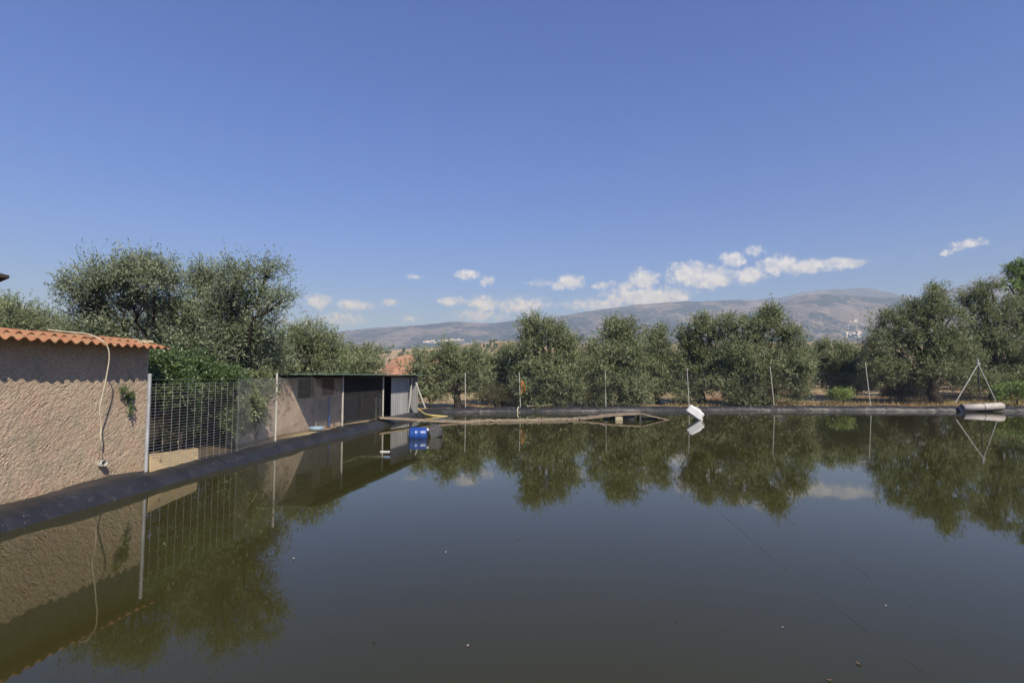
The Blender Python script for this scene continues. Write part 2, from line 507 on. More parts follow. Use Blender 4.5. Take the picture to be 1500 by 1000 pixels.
ridge('far_mountain', [(980, 455), (1060, 445), (1140, 436), (1180, 427), (1230, 423), (1268, 421), (1310, 430), (1345, 434), (1400, 436), (1500, 437), (1900, 440)],
      3700, 900, M['far_mountain'], .07, seed=31)
ridge('high_mountain', [(1290, 470), (1340, 448), (1385, 426), (1440, 407), (1480, 397), (1530, 392), (1620, 392), (1800, 396), (2100, 410), (2400, 440)],
      3400, 1300, M['far_mountain'], .08, seed=37)
bv_main = ridge('mountain', [(-500, 512), (-100, 506), (200, 500), (420, 492), (495, 485), (560, 479), (610, 476), (640, 474), (665, 469), (690, 472), (725, 474), (770, 466),
                       (830, 461), (880, 453), (930, 446), (965, 443), (1000, 441), (1060, 440), (1100, 438), (1150, 444), (1185, 449), (1250, 458), (1320, 462), (1450, 468), (1700, 474), (2300, 490)],
                3000, 1700, M['mountain'], .05, nu=700, ns=80, seed=21)
bv_fore = ridge('foothill', [(1040, 478), (1090, 462), (1130, 448), (1165, 436), (1190, 430), (1225, 431), (1270, 434), (1320, 436), (1370, 440), (1430, 446), (1550, 452), (1800, 470), (2200, 490)],
                2500, 1300, M['mountain'], .05, nu=420, seed=23)
ridge('near_hill', [(-600, 540), (200, 536), (480, 528), (560, 510), (640, 506), (700, 500), (740, 495), (800, 499), (900, 503), (1000, 501), (1100, 500), (1200, 497), (1300, 502), (1500, 508), (1900, 520), (2400, 530)],
      420, 200, M['near_hill'], .1, seed=41)
ridge('earth_mound', [(520, 549), (548, 545), (562, 530), (576, 517), (590, 513), (606, 512), (640, 515), (680, 512), (720, 514), (760, 523), (800, 535), (840, 546)],
      165, 40, M['red_earth'], .1, nu=200, ns=30, seed=43)


def leaf_quads(base, d, L, W, rg):
    """diamond leaves: base point, direction, length, width"""
    n = len(base)
    r = rg.normal(size=(n, 3)) * .62 + np.array([.3, -.55, .75]); s = np.cross(d, r); s /= np.linalg.norm(s, axis=1)[:, None] + 1e-9
    nrm = np.cross(d, s)
    L = L[:, None]; W = W[:, None]
    mid = base + d * L * .48 + nrm * L * .06
    V = np.stack([base, mid + s * W * .5, base + d * L, mid - s * W * .5], 1).reshape(-1, 3)
    return V, np.arange(4 * n).reshape(n, 4)


def crown(lobes, n, L, W, rg, up=.35, clump=.32, twig=.42, shell=.5, droop=0.0, per=9, tpc=10, lump=.42):
    """leaf sprays on twigs, gathered in clumps through the volume of the lobes (cx,cy,cz,rx,ry,rz)"""
    lo = np.array(lobes, float)
    w = (lo[:, 3] * lo[:, 4] + lo[:, 3] * lo[:, 5] + lo[:, 4] * lo[:, 5]); w /= w.sum()
    ntw = n // per; nc = max(4, ntw // tpc)
    k = rg.choice(len(lo), nc, p=w)
    dv = rg.normal(size=(nc, 3)); dv /= np.linalg.norm(dv, axis=1)[:, None]
    r = (shell + (1.0 - shell) * rg.random(nc) ** .7) * (.86 + lump * fbm(dv * 1.9 + k[:, None] * 7.3, 2, 13))
    cc = lo[k, :3] + dv * lo[k, 3:] * r[:, None]
    odir = dv
    ctint = rg.normal(size=nc) * .14
    t = np.repeat(np.arange(nc), tpc)
    cs = clump * rg.uniform(.6, 1.35, nc)
    st = cc[t] + rg.normal(size=(len(t), 3)) * cs[t][:, None] * .55
    td = odir[t] * .8 + rg.normal(size=(len(t), 3)) * .6 + np.array([0, 0, up]) ; td /= np.linalg.norm(td, axis=1)[:, None]
    tl = twig * rg.uniform(.5, 1.5, len(t))
    q = np.repeat(np.arange(len(t)), per)
    f = np.tile(np.linspace(.05, 1, per), len(t)) + rg.normal(size=len(q)) * .05
    b = st[q] + td[q] * (tl[q] * f)[:, None]
    b[:, 2] -= droop * f * f * tl[q]
    ld = td[q] * .55 + rg.normal(size=(len(q), 3)) * .62 + np.array([0, 0, .1]); ld /= np.linalg.norm(ld, axis=1)[:, None]
    V, Fq = leaf_quads(b, ld, L * rg.uniform(.7, 1.3, len(q)), W * rg.uniform(.7, 1.3, len(q)), rg)
    tint = np.clip(.45 + ctint[t][q] + rg.normal(size=len(q)) * .22, 0, 1)
    return V, Fq, tint


def bend(a, b, rg, k=6, amp=.06):
    a, b = np.array(a, float), np.array(b, float); L = np.linalg.norm(b - a); t = np.linspace(0, 1, k)[:, None]
    off = rg.normal(size=(k, 3)) * amp * L; off[0] = 0; off[-1] *= .3
    sag = np.array([0, 0, .12 * L]) * (4 * t * (1 - t)) * .5
    return a + (b - a) * t + off * np.sin(np.pi * t) + sag


def trunk_mesh(base, lobes, rg, r0, fork=.28, stems=3):
    full = lobes; mb = MB(); lobes = [np.array(l[:3], float) for l in lobes]; base = np.array(base, float)
    top = max(l[2] for l in lobes); hgt = max(.6, (top - base[2]) * fork)
    cen = np.mean(lobes, 0)
    fk = base + np.array([(cen[0] - base[0]) * .25, (cen[1] - base[1]) * .25, hgt])
    pts = bend(base - [0, 0, .1], fk, rg, 6, .05)
    mb.tube(pts, [r0 * 1.45, r0 * 1.12, r0, r0 * .95, r0 * .98, r0 * .9], 10)
    for i, l in enumerate(lobes):
        st = fk + rg.normal(size=3) * r0 * .25 - [0, 0, .05 * hgt]
        rr = r0 * (.55 if i < stems else .35)
        pl = bend(st, l, rg, 7, .07)
        mb.tube(pl, np.linspace(rr, rr * .3, 7), 7)
        for _ in range(3):
            a = pl[rg.integers(3, 6)]; w = rg.normal(size=3); e = l + w / np.linalg.norm(w) * np.array(full[i][3:6]) * .75
            mb.tube(bend(a, e, rg, 5, .08), np.linspace(rr * .38, rr * .1, 5), 5)
    return mb


def tree(name, label, cat, group, px_lobes, d, n, L, W, base_u=None, mat_='olive_leaf', r0=.2, seed=1, fork=.28, dep=1.0, parts=True, shrink=1.0, **kw):
    rg = np.random.default_rng(seed)
    lobes = []
    for l in px_lobes:
        u, v, ru, rv = l[:4]; dd = d + (l[4] if len(l) > 4 else rg.normal() * .4)
        c = at_y(u, v, dd); k = dd / F
        lobes.append((*c, ru * k * shrink, max(ru, rv) * k * dep * shrink, rv * k * shrink))
    bu = base_u if base_u is not None else np.mean([l[0] for l in px_lobes])
    bx = at_y(bu, 560, d)[0]
    base = np.array([bx, d, gz(bx, d)])
    V, Fq, tint = crown(lobes, n, L, W, rg, **kw)
    V[:, 2] = np.maximum(V[:, 2], gz(bx, d) + .02)
    root = empty(name, base, label, cat, group)
    if parts: trunk_mesh(base, lobes, rg, r0, fork).build('trunk', M['bark'], root, smooth=True)
    raw_mesh('crown' if parts else 'foliage', V, Fq, M[mat_], root, tint=tint)
    return root


GO = 'olive trees behind the far bank'
GL = 'olive trees behind the sheds'
# left side, near
tree('olive_tree', 'tall grey-green olive tree rising behind the tiled roof, sky showing through its branches', 'tree', GL,
     [(150, 412, 44, 34), (200, 396, 40, 28), (116, 425, 25, 24), (238, 402, 28, 34), (135, 455, 34, 26), (190, 440, 40, 26), (245, 455, 32, 36), (170, 485, 48, 24), (240, 500, 40, 30), (120, 488, 34, 20)],
     17.5, 60000, .088, .027, 225, 'silver_leaf', r0=.2, seed=2, clump=.27, twig=.36, shell=.15, fork=.3, tpc=17, shrink=.84, lump=.7)
tree('olive_tree', 'broad olive tree between the tiled house and the green-roofed shed, spreading right', 'tree', GL,
     [(300, 418, 36, 36), (345, 408, 34, 26), (395, 398, 22, 18), (325, 455, 48, 34), (285, 470, 36, 36), (385, 440, 34, 28), (416, 436, 14, 12), (360, 490, 50, 34), (300, 515, 58, 34), (385, 515, 36, 30), (335, 545, 50, 26)],
     18.3, 84000, .088, .027, 322, 'silver_leaf', r0=.22, seed=3, clump=.28, twig=.36, shell=.15, tpc=17, shrink=.86, lump=.7)
tree('olive_tree', 'pale olive tree low over the left end of the tiled roof', 'tree', GL,
     [(18, 468, 36, 26), (68, 474, 24, 20), (-30, 455, 40, 30), (40, 490, 50, 22), (96, 494, 22, 14)], 26, 34000, .12, .036, 10, r0=.2, seed=4, up=.7)
tree('olive_tree', 'rounded olive tree directly above the near end of the green shed roof', 'tree', GL,
     [(425, 500, 26, 22), (455, 492, 24, 18), (480, 505, 20, 18), (440, 525, 44, 24), (405, 530, 30, 26), (480, 530, 30, 18)], 30, 40000, .12, .038, 440, r0=.22, seed=5)
tree('olive_tree', 'small olive tree above the far end of the green shed roof beside the red earth', 'tree', GL,
     [(515, 522, 22, 16), (542, 520, 17, 16), (530, 540, 36, 18), (500, 536, 22, 16)], 40, 22000, .15, .048, 530, r0=.2, seed=6)

# far row
far_trees = [
    ('low wide olive tree with a forked trunk just right of the green-roofed shed', [(625, 530, 26, 20), (655, 520, 24, 18), (690, 527, 22, 20), (640, 555, 26, 22), (700, 552, 22, 24), (668, 545, 30, 18), (610, 552, 14, 24)], 38.5, 672, .26),
    ('paler olive tree set back in the gap left of the tallest middle olive', [(735, 525, 20, 20), (722, 545, 22, 20), (745, 552, 20, 22)], 43, 736, .18),
    ('tallest olive tree in the middle of the far bank, bushy down to the ground', [(785, 475, 20, 20), (808, 485, 24, 20), (830, 505, 20, 20), (775, 505, 22, 26), (800, 530, 40, 26), (770, 550, 20, 28), (828, 550, 28, 30), (798, 575, 34, 18)], 39.2, 800, .26),
    ('rounded olive tree behind the floating walkway, second right of the tallest middle olive', [(890, 483, 16, 18), (912, 482, 18, 18), (885, 515, 26, 24), (925, 508, 22, 26), (905, 540, 38, 26), (880, 565, 22, 20), (930, 560, 22, 20)], 40, 908, .28),
    ('small olive tree squeezed between two bigger ones, left of the white container', [(962, 495, 16, 16), (955, 520, 24, 20), (975, 540, 22, 22), (950, 556, 20, 16)], 44, 962, .2),
    ('olive tree standing behind the white floating container', [(1020, 476, 20, 18), (1040, 488, 20, 20), (1008, 505, 22, 26), (1030, 532, 30, 26), (1008, 555, 20, 16)], 42.5, 1028, .26),
    ('widest olive of the far bank, its crown falling to the ground', [(1075, 478, 24, 20), (1115, 472, 26, 22), (1130, 460, 16, 12), (1155, 492, 26, 24), (1090, 515, 36, 30), (1140, 525, 34, 28), (1170, 525, 22, 26), (1065, 545, 26, 26), (1105, 560, 34, 24), (1165, 555, 20, 14)], 41, 1074, .32),
    ('small dark olive tree set back over bare soil, between the two widest crowns', [(1222, 510, 24, 18), (1245, 520, 22, 18), (1215, 535, 24, 18), (1245, 548, 24, 16)], 50, 1215, .24),
    ('biggest olive tree of the right side with a thick dark trunk left of the tripod', [(1368, 432, 14, 20), (1350, 455, 30, 22), (1310, 470, 30, 22), (1390, 462, 28, 26), (1290, 500, 32, 28), (1340, 500, 44, 30), (1390, 505, 36, 30), (1300, 535, 34, 22), (1365, 535, 40, 18), (1418, 525, 24, 26), (1280, 548, 22, 18, 2.5), (1315, 556, 26, 18, 3), (1350, 558, 26, 16, 3.5), (1405, 552, 26, 18, 2.5)], 42.5, 1369, .36),
    ('leaning olive tree behind the tripod at the right edge', [(1425, 440, 22, 20), (1455, 460, 26, 26), (1490, 455, 30, 26), (1440, 492, 34, 28), (1490, 500, 40, 30), (1530, 480, 40, 40), (1475, 530, 34, 16), (1440, 540, 30, 22, 1.5), (1500, 535, 36, 16, 1), (1442, 422, 13, 11)], 46, 1455, .32),
]
for i, (lab, lb, d, bu, r0) in enumerate(far_trees):
    lb = [(l[0], l[1] + 5, *l[2:]) for l in lb]; rt = np.random.default_rng(500 + i); up3 = sorted(lb, key=lambda l: l[1] - l[3])[:4]
    lb = lb + [(l[0] + rt.uniform(-.8, .8) * l[2], l[1] - l[3] * rt.uniform(.35, .7), 7 + rt.uniform(0, 4), 8 + rt.uniform(0, 4)) for l in up3 for _ in (0, 1)] + [(l[0], l[1] + 15, l[2], l[3] * .8, -1.1) for l in lb if l[1] > 512 and i not in (0, 8)]
    area = sum(l[2] * l[3] for l in lb) * (d / F) ** 2
    tree('olive_tree', lab, 'tree', GO, lb, d, int(2300 * area * 1.25 + 6000), .16, .052, bu, r0=r0, seed=60 + i, clump=.34, twig=.5, shell=.3, fork=.22, lump=.6, tpc=13)
tree('walnut_tree', 'bright green broad-leaved tree at the far right edge above the olives', 'tree', None,
     [(1492, 398, 22, 14), (1478, 418, 14, 12), (1522, 395, 28, 24), (1516, 425, 24, 20), (1545, 450, 34, 30)], 49, 17000, .2, .085, 1545, mat_='bright_leaf', r0=.3, seed=90, up=.1, shell=.3)
# second rows filling the orchard behind
back = [(690, 532, 60, 0), (845, 525, 58, 1), (990, 522, 60, 2), (1180, 525, 66, 3), (1060, 520, 62, 4), (1275, 530, 64, 5), (760, 528, 66, 7), (1420, 500, 60, 8), (935, 520, 70, 9)]
bl = ['olive tree of the second row glimpsed above the forked low olive', 'olive tree of the second row right behind the tallest middle olive', 'olive tree of the second row left of the white container',
      'olive tree of the second row over bare soil right of the widest crown', 'olive tree of the second row hidden behind the widest crown', 'olive tree of the second row behind the small dark olive',
      'olive tree of the second row behind the paler olive', 'olive tree of the second row behind the biggest right olive', 'olive tree of the second row above the floating walkway end']
for (u, v, d, k), lab in zip(back, bl):
    tree('olive_tree', lab, 'tree', 'olive trees of the second row',
         [(u - 12, v - 5, 20, 15), (u + 14, v - 3, 20, 15), (u, v + 12, 32, 18), (u - 22, v + 16, 17, 15), (u + 22, v + 16, 17, 15), (u, v + 30, 30, 14)], d, 16000, .2, .065, u, r0=.22, seed=120 + k, clump=.4, twig=.5)

rk = np.random.default_rng(404)
for k, lab in enumerate(['tiny olive tree of the last row behind the forked low olive', 'tiny olive tree of the last row left of the tallest middle olive', 'tiny olive tree of the last row right of the tallest middle olive', 'tiny olive tree of the last row behind the walkway end',
                         'tiny olive tree of the last row left of the widest crown', 'tiny olive tree of the last row right of the widest crown', 'tiny olive tree of the last row behind the small dark olive', 'tiny olive tree of the last row left of the biggest right olive',
                         'tiny olive tree of the last row behind the tripod', 'tiny olive tree of the last row at the right edge']):
    u = (690, 715, 860, 985, 1060, 1195, 1255, 1300, 1405, 1490)[k]; v = 528
    tree('olive_tree', lab, 'tree', 'olive trees of the last row', [(u - 8, v, 13, 12), (u + 9, v + 2, 13, 12), (u, v + 11, 22, 12), (u - 14, v + 15, 12, 11), (u + 14, v + 14, 12, 11)], 82 + rk.uniform(-6, 10), 8000, .27, .085, u, r0=.24, seed=180 + k, clump=.45, twig=.55)
# shrubs ------------------------------------------------------------
def shrub(label, cat, lobes, d, n, L, W, m, seed, name='shrub', group=None, **kw):
    return tree(name, label, cat, group, lobes, d, n, L, W, mat_=m, r0=.05, seed=seed, fork=.15, **kw)


shrub('dense glossy green bush beside the tiled house, tallest behind the wire mesh', 'bush', [(238, 540, 22, 24), (275, 540, 28, 22), (255, 566, 30, 18), (300, 560, 26, 18), (272, 606, 7, 20, .5)], 15.2, 21000, .075, .036, 'citrus_leaf', 140, up=.1, clump=.2, twig=.22)
shrub('green bush in the middle of the left fence, below the broad olive', 'bush', [(330, 556, 22, 16), (348, 580, 18, 22), (350, 612, 14, 20)], 17.0, 13000, .075, .034, 'citrus_leaf', 141, up=.1, clump=.2, twig=.22)
shrub('sparse leafy bush against the plastered shed wall', 'bush', [(362, 568, 14, 14), (374, 592, 12, 14), (358, 612, 14, 18), (380, 556, 18, 9), (390, 574, 10, 10), (378, 612, 7, 10), (399, 566, 7, 6, 1.0), (394, 588, 5, 8, .9)], 17.4, 11500, .07, .03, 'olive_leaf', 142, up=.1, clump=.16, twig=.2)
shrub('round green bush at the fence post right of the widest olive', 'bush', [(1228, 578, 13, 7), (1240, 580, 11, 7)], 41, 5000, .1, .03, 'bright_leaf', 143, up=.9, clump=.2, twig=.3)
shrub('lush light-green bush right of the tripod', 'bush', [(1466, 574, 13, 8), (1488, 572, 16, 10), (1512, 574, 18, 10)], 40, 11000, .12, .05, 'bright_leaf', 144, up=.5, clump=.25, twig=.3)
shrub('dark-leaved thicket added as backing under the olives, deep behind the wire mesh', 'bush', [(235, 600, 30, 40), (280, 610, 34, 40), (325, 610, 30, 36), (210, 580, 30, 40), (365, 600, 24, 26), (225, 545, 32, 34), (275, 540, 36, 36), (325, 545, 32, 36), (240, 648, 30, 14, -1.5), (285, 645, 34, 14, -1.5)], 20.5, 52000, .1, .038, 'shade_leaf', 145, up=.1, clump=.25, twig=.3)  # added as dark backing; its shade is in the leaf colour
for k, (lab, u, v, ru, rv, d) in enumerate([
        ('olive-brown brush under the forked low olive', 630, 575, 22, 14, 38.4), ('dull brush right of the forked trunk', 725, 578, 20, 14, 38.6), ('brownish twiggy brush left below the tallest middle olive', 765, 580, 14, 12, 38.2),
        ('twiggy brush right below the tallest middle olive', 843, 578, 18, 16, 38.8), ('low brush below the rounded olive behind the walkway', 872, 580, 16, 10, 39), ('tall suckers at the foot of the widest olive', 1120, 572, 26, 16, 39.5),
        ('small scrub under the olive behind the white container', 1000, 575, 12, 8, 42), ('faded scrub under the biggest right olive', 1320, 570, 22, 10, 45)]):
    shrub(lab, 'brush', [(u, v, ru * .7, rv * .8), (u - ru * .6, v + 3, ru * .5, rv * .7), (u + ru * .6, v + 2, ru * .5, rv * .7)], d, int(ru * rv * 18), .11, .032, 'scrub_leaf' if k % 3 else 'olive_leaf', 150 + k, 'brush', 'brush under the far olives', up=.7, clump=.25, twig=.4)

shrub('tall straw-yellow grass clump on the slope behind the lush light-green bush', 'grass', [(1450, 556, 22, 9), (1490, 552, 26, 11), (1530, 550, 28, 12), (1410, 562, 16, 6)], 52, 9000, .3, .04, 'dry_leaf', 171, 'grass_clump', up=1.4, clump=.3, twig=.5)
shrub('tall straw-yellow grass clump under the biggest right olive', 'grass', [(1330, 574, 18, 5), (1300, 577, 12, 4)], 47, 3500, .25, .035, 'dry_leaf', 172, 'grass_clump', up=1.4, clump=.25, twig=.4)
# wooded far slope of the near hill and dry grass: nobody could count them
rg = np.random.default_rng(200)
Vs, Fs, Ts, off = [], [], [], 0
for k in range(420):
    y = rg.uniform(235, 415); x = rg.uniform(-.5, 1.1) * y
    t = (y - 220) / 200
    us = 750 + x / y * F; cz = np.interp(us, [-600, 480, 560, 700, 740, 900, 1200, 1500, 1900], [540, 528, 510, 500, 495, 503, 497, 508, 520])
    z = (H + 420 * (551 - cz) / F) * t * (.55 + .45 * t) - 1.2
    r = rg.uniform(1.6, 2.8)
    V, Fq, tt = crown([(x, y, z + r, r, r, r * .85)], 260, .9, .45, rg, clump=.5, twig=.6)
    Vs.append(V); Fs.append(Fq + off); Ts.append(tt); off += len(V)
o = raw_mesh('olive_grove', np.concatenate(Vs), np.concatenate(Fs), M['olive_leaf'], tint=np.concatenate(Ts))
tag(o, 'far-off olive groves dotting the pale hill', 'olive grove', kind='stuff')

n = 26000
x = rg.uniform(-4, 44, n); y = np.interp(x, LOOP[:, 0][np.argsort(LOOP[:, 0])], np.full(NL, 38.0)) + np.abs(rg.normal(size=n)) * 7 + .9
keep = fbm(p3(x * .5, y * .5, 0), 3, 77) > -.05
x, y = x[keep], y[keep]; n = len(x)
b = p3(x, y, ground_z(x, y) - .02); dv = rg.normal(size=(n, 3)) * .45 + [0, 0, 1]; dv /= np.linalg.norm(dv, axis=1)[:, None]
V, Fq = leaf_quads(b, dv, rg.uniform(.12, .42, n), np.full(n, .03), rg)
o = raw_mesh('dry_grass', V, Fq, M['dry_leaf'], tint=np.clip(rg.normal(size=n) * .25 + .5, 0, 1)); tag(o, 'dry straw-coloured grass beyond the far bank', 'grass', kind='stuff')

# ------------------------------------------------------------------ tiled house
XW = -8.3
YE = 12.4
HE = np.array([-9.15, 13.76, 0])                          # visible end of the pond-side wall
HT = np.array([.127, .992, 0]); HN = np.array([.992, -.127, 0])   # along the wall, out of the wall
LIFT = .075


def th(P):
    P = np.asarray(P, float); a, b = P[..., 0:1] - XW, P[..., 1:2] - YE
    return HE + HN * a + HT * b + ZUP * P[..., 2:3]


def thm(mb, lift=0.0):
    mb.v = [tuple(p) for p in th(np.array(mb.v)) + ZUP * lift]; return mb


def hw(u, v, x):
    d = ray(u, v); q = HE + HN * (x - XW); p = np.array([0, 0, H]); t = ((q - p) @ HN) / (d @ HN); return p + d * t


house = empty('tiled_house', th((XW - 1.5, 7, .0)), 'rough pink-plastered house with an orange clay tile roof at the left edge', 'house')
nz = 330
yy = np.concatenate([np.linspace(-2.0, 7, 160, endpoint=False), np.linspace(7, YE, 660)]); ny = len(yy); zz = np.linspace(-.1, 3.07, nz)
Y, Z = np.meshgrid(yy, zz, indexing='ij')
c, s_ = math.cos(math.radians(38)), math.sin(math.radians(38))
a, b2 = Y * c + Z * s_, -Y * s_ + Z * c
gou = np.clip((1 - np.abs(fbm(p3(a * 5, b2 * 21, 0), 2, 91))) - .84, 0, 1) / .16
gm = np.clip(fbm(p3(a * 3, b2 * 5, 8), 3, 92) * 1.8 - .2, 0, 1)
dsp = -.022 * gou * gm + .0052 * fbm(p3(a * 19, b2 * 42, 3), 2, 95) + .004 * fbm(p3(a * 6, b2 * 11, 5), 3, 96) + .02 * fbm(p3(Y * .6, Z * .6, 0), 3, 97)
X = XW + dsp; X[-1, :] = XW
P = th(np.stack([X, Y, Z], -1))
raw_mesh('wall', P.reshape(-1, 3), quads(ny, nz), M['stucco'], house, smooth=True)
mb = MB()
mb.box((XW - 1.6 - .02, YE - .1, 1.45), (3.16, .2, 3.1)); mb.box((XW - 3.1, 5.2, 1.2), (.2, 14.2, 2.6))
mb.box((XW - 1.6 - .02, -1.9, 1.45), (3.16, .2, 3.1)); mb.box((XW - .14, 5.2, 2.95), (.24, 14.1, .12))
thm(mb).build('rear_wall', M['stucco'], house)


def tile_sheet(x0, z0, x1, z1, y0, y1, pitch=.23, amp=.034, thick=.016, lift=0.0, nx=7):
    k = int((y1 - y0) / pitch * 12); ys = np.linspace(y0, y1, k)
    ph = (ys - y0) / pitch * 2 * math.pi
    wave = amp * np.sign(np.cos(ph)) * np.abs(np.cos(ph)) ** .8
    rowi = np.floor((ys - y0) / pitch + .25); jit = vnoise(p3(rowi * 3.7, 0, x0 * 9), 5) * .022
    jz = vnoise(p3(rowi * 2.3, 4, x0 * 9), 6) * .008
    xs = np.linspace(0, 1, nx); top = np.zeros((nx, k, 3)); bot = np.zeros_like(top)
    for i, t in enumerate(xs):
        xx = x0 + (x1 - x0) * t + jit * (1 - t); zc = z0 + (z1 - z0) * t + lift * (1 - t) + jz
        top[i] = np.stack([xx, ys, zc + wave * (1 - .1 * t) + thick], 1); bot[i] = np.stack([xx, ys, zc + wave * (1 - .1 * t)], 1)
    mb = MB(); mb.grid(top); mb.grid(bot[::-1])
    mb.grid(np.stack([bot[0], top[0]], 0)); mb.grid(np.stack([top[-1], bot[-1]], 0))
    mb.grid(np.stack([top[:, 0], bot[:, 0]], 0)); mb.grid(np.stack([bot[:, -1], top[:, -1]], 0))
    return mb


EX = XW + .53
YR0, YR1 = -2.2, YE + .05
mb = tile_sheet(EX, 2.97, EX - .5, 3.08, YR0, YR1)
t2 = tile_sheet(EX - .4, 3.075, EX - .86, 3.17, YR0, YR1 - .12, lift=.02); mb.add(t2.v, t2.f)
t3 = tile_sheet(EX - .84, 3.16, EX - 3.6, 2.7, YR0, YR1); mb.add(t3.v, t3.f)
roof = thm(mb, LIFT).build('roof', M['tile'], house, smooth=True)
mb = MB()
y = YR0
while y < YR1 - .3:                                       # ridge caps, each a half round tile
    r = .115; dz = random.uniform(-.008, .008)
    pts = []
    for q in range(9):
        w = math.pi * q / 8; pts.append((EX - .8 + math.cos(w) * r * 1.5, math.sin(w) * r))
    A = np.array([[(px_, y + (0 if e == 0 else .42), 3.105 + pz * (1.0 if e == 0 else .86) + dz) for px_, pz in pts] for e in (0, 1)])
    mb.grid(A); y += .37
thm(mb, LIFT).build('ridge_tiles', M['tile'], roof, smooth=True)
mb = MB()
c0 = np.array([EX - .55, YR1 - .32, 3.12])
for k in range(16):
    mb.box(c0 + np.array([random.uniform(-.16, .22), random.uniform(-.16, .16), 0]) + [0, 0, 0], (.16, .17, .09), bev=.03)
thm(mb, LIFT).build('mortar_patch', M['concrete'], roof, smooth=True)
# pipe stub low on the wall
pc = hw(146, 679, XW)
mb = MB(); ro, ri = .075, .06; n = 20
ax = np.array([.94, -.3, .16]); ax /= np.linalg.norm(ax); e1 = np.cross(ax, [0, 0, 1]); e1 /= np.linalg.norm(e1); e2 = np.cross(e1, ax)
R = []
for rr, t in ((ro, -.05), (ro, .16), (ri, .16), (ri, .0)):
    R.append([pc + ax * t + (e1 * math.cos(2 * math.pi * q / n) + e2 * math.sin(2 * math.pi * q / n)) * rr for q in range(n + 1)])
mb.grid(np.array(R)); st = mb.build('drain_pipe', M['grey_pvc'], house, smooth=True)
mb = MB(); mb.add([pc + ax * .02 + (e1 * math.cos(2 * math.pi * q / n) + e2 * math.sin(2 * math.pi * q / n)) * (ri - .002) for q in range(n)], [tuple(range(n))])
mb.build('bore_shade', M['shade_black'], st)  # flat black disc painting the shade inside the stub

# pale hose hanging from the roof
def spline(pts, k=10):
    p = np.array(pts, float); p = np.concatenate([[2 * p[0] - p[1]], p, [2 * p[-1] - p[-2]]]); out = []
    for i in range(1, len(p) - 2):
        for t in np.linspace(0, 1, k, endpoint=False):
            a, b, c, d = p[i - 1:i + 3]
            out.append(.5 * (2 * b + (c - a) * t + (2 * a - 5 * b + 4 * c - d) * t * t + (3 * b - a - 3 * c + d) * t ** 3))
    out.append(p[-2]); return np.array(out)


def at_x(u, v, x):
    d = ray(u, v); t = x / d[0]; return np.array([0, 0, H]) + d * t


hp = [hw(70, 483, EX - .8), hw(105, 486.5, EX - .7), hw(128, 489, EX - .45), hw(147, 497, EX - .02), hw(157, 507, EX + .05), hw(160, 522, EX + .04), hw(157, 545, EX - .02), hw(151, 575, EX - .1),
      hw(146, 600, EX - .16), hw(148, 622, EX - .2), hw(147, 645, EX - .2), hw(144.5, 672, XW + .12)]
mb = MB(); mb.tube(spline(hp), .0135, 8)
o = mb.build('hose', M['rope'], smooth=True); tag(o, 'pale hose hanging over the roof edge down the plastered wall', 'hose')
hp2 = [hw(146.5, 640, XW + .15), hw(149, 655, XW + .1), hw(152, 668, XW + .1), hw(152, 682, XW + .08), hw(149, 684, XW + .1)]
mb = MB(); mb.tube(spline(hp2), .006, 6)
o = mb.build('cord', M['rope'], smooth=True); tag(o, 'thin cord looping beside the pipe stub low on the wall', 'cord')

# small plant rooted in the wall
rgp = np.random.default_rng(301)
pw = hw(191, 590, XW + .05); root = empty('wall_plant', pw, 'small green plant growing out of the plastered wall near its right end', 'plant')
mb = MB()
for e in ((188, 572), (196, 570), (187, 598), (193, 582), (199, 612)):
    mb.tube(spline([pw, (pw + hw(*e, XW + .12)) / 2 + [.03, 0, .02], hw(*e, XW + .12)], 5), .005, 5)
mb.build('stem', M['bark'], root)
V, Fq, tt = crown([(*hw(194, 574, XW + .12), .1, .2, .14), (*hw(189, 594, XW + .1), .09, .13, .16)], 420, .06, .032, rgp, clump=.06, twig=.09)
raw_mesh('foliage', V, Fq, M['citrus_leaf'], root, tint=tt)

# neighbouring building whose eave corner pokes in at the left
nb = empty('neighbour_house', (-17, 13, 0), 'taller building at the left edge, only its brown eave corner showing', 'house')
c = at_y(14, 403.5, 14.0)
ea, eb = np.array([-.8, .6, 0]), np.array([-.6, -.8, 0])
mb = MB(); m0 = c + ea * 3.4 + eb * 3.4; mb.box((m0[0], m0[1], (c[2] - .1) / 2), (5.8, 5.8, c[2] - .2), ea, eb, (0, 0, 1)); mb.build('wall', M['stucco'], nb)
mb = MB()
q = [c, c + ea * 6.8, c + ea * 6.8 + eb * 6.8, c + eb * 6.8, c + (ea + eb) * 3.4 + ZUP * 1.3]
dn = [p - ZUP * .07 for p in q[:4]]
mb.add(q + dn, [(0, 1, 4), (1, 2, 4), (2, 3, 4), (3, 0, 4), (0, 5, 6, 1), (1, 6, 7, 2), (2, 7, 8, 3), (3, 8, 5, 0), (5, 8, 7, 6)])
mb.build('roof', M['dark_board'], nb)

# ------------------------------------------------------------------ left fence
p1 = np.array([*on_z(213.5, 690, .27)[:2], .2]); p2 = np.array([*on_z(403, 646, .27)[:2], .2])
p3_ = np.array([-7.16, 23.2, .2]); p4 = np.array([-6.44, 27.4, .2])
fence = empty('wire_fence', (*p1[:2], .2), 'wire fence of pale metal posts along the left bank, welded mesh then chain link', 'fence')


def post(base, top_z, r, parent, m, lean=(0, 0)):
    mb = MB(); b = np.array(base, float); t = np.array([b[0] + lean[0], b[1] + lean[1], top_z])
    mb.tube([b - [0, 0, .2], t], r, 10); mb.tube([t, t + [0, 0, .025]], [r * 1.25, r * 1.1], 10)
    return mb.build('post', m, parent, smooth=False)


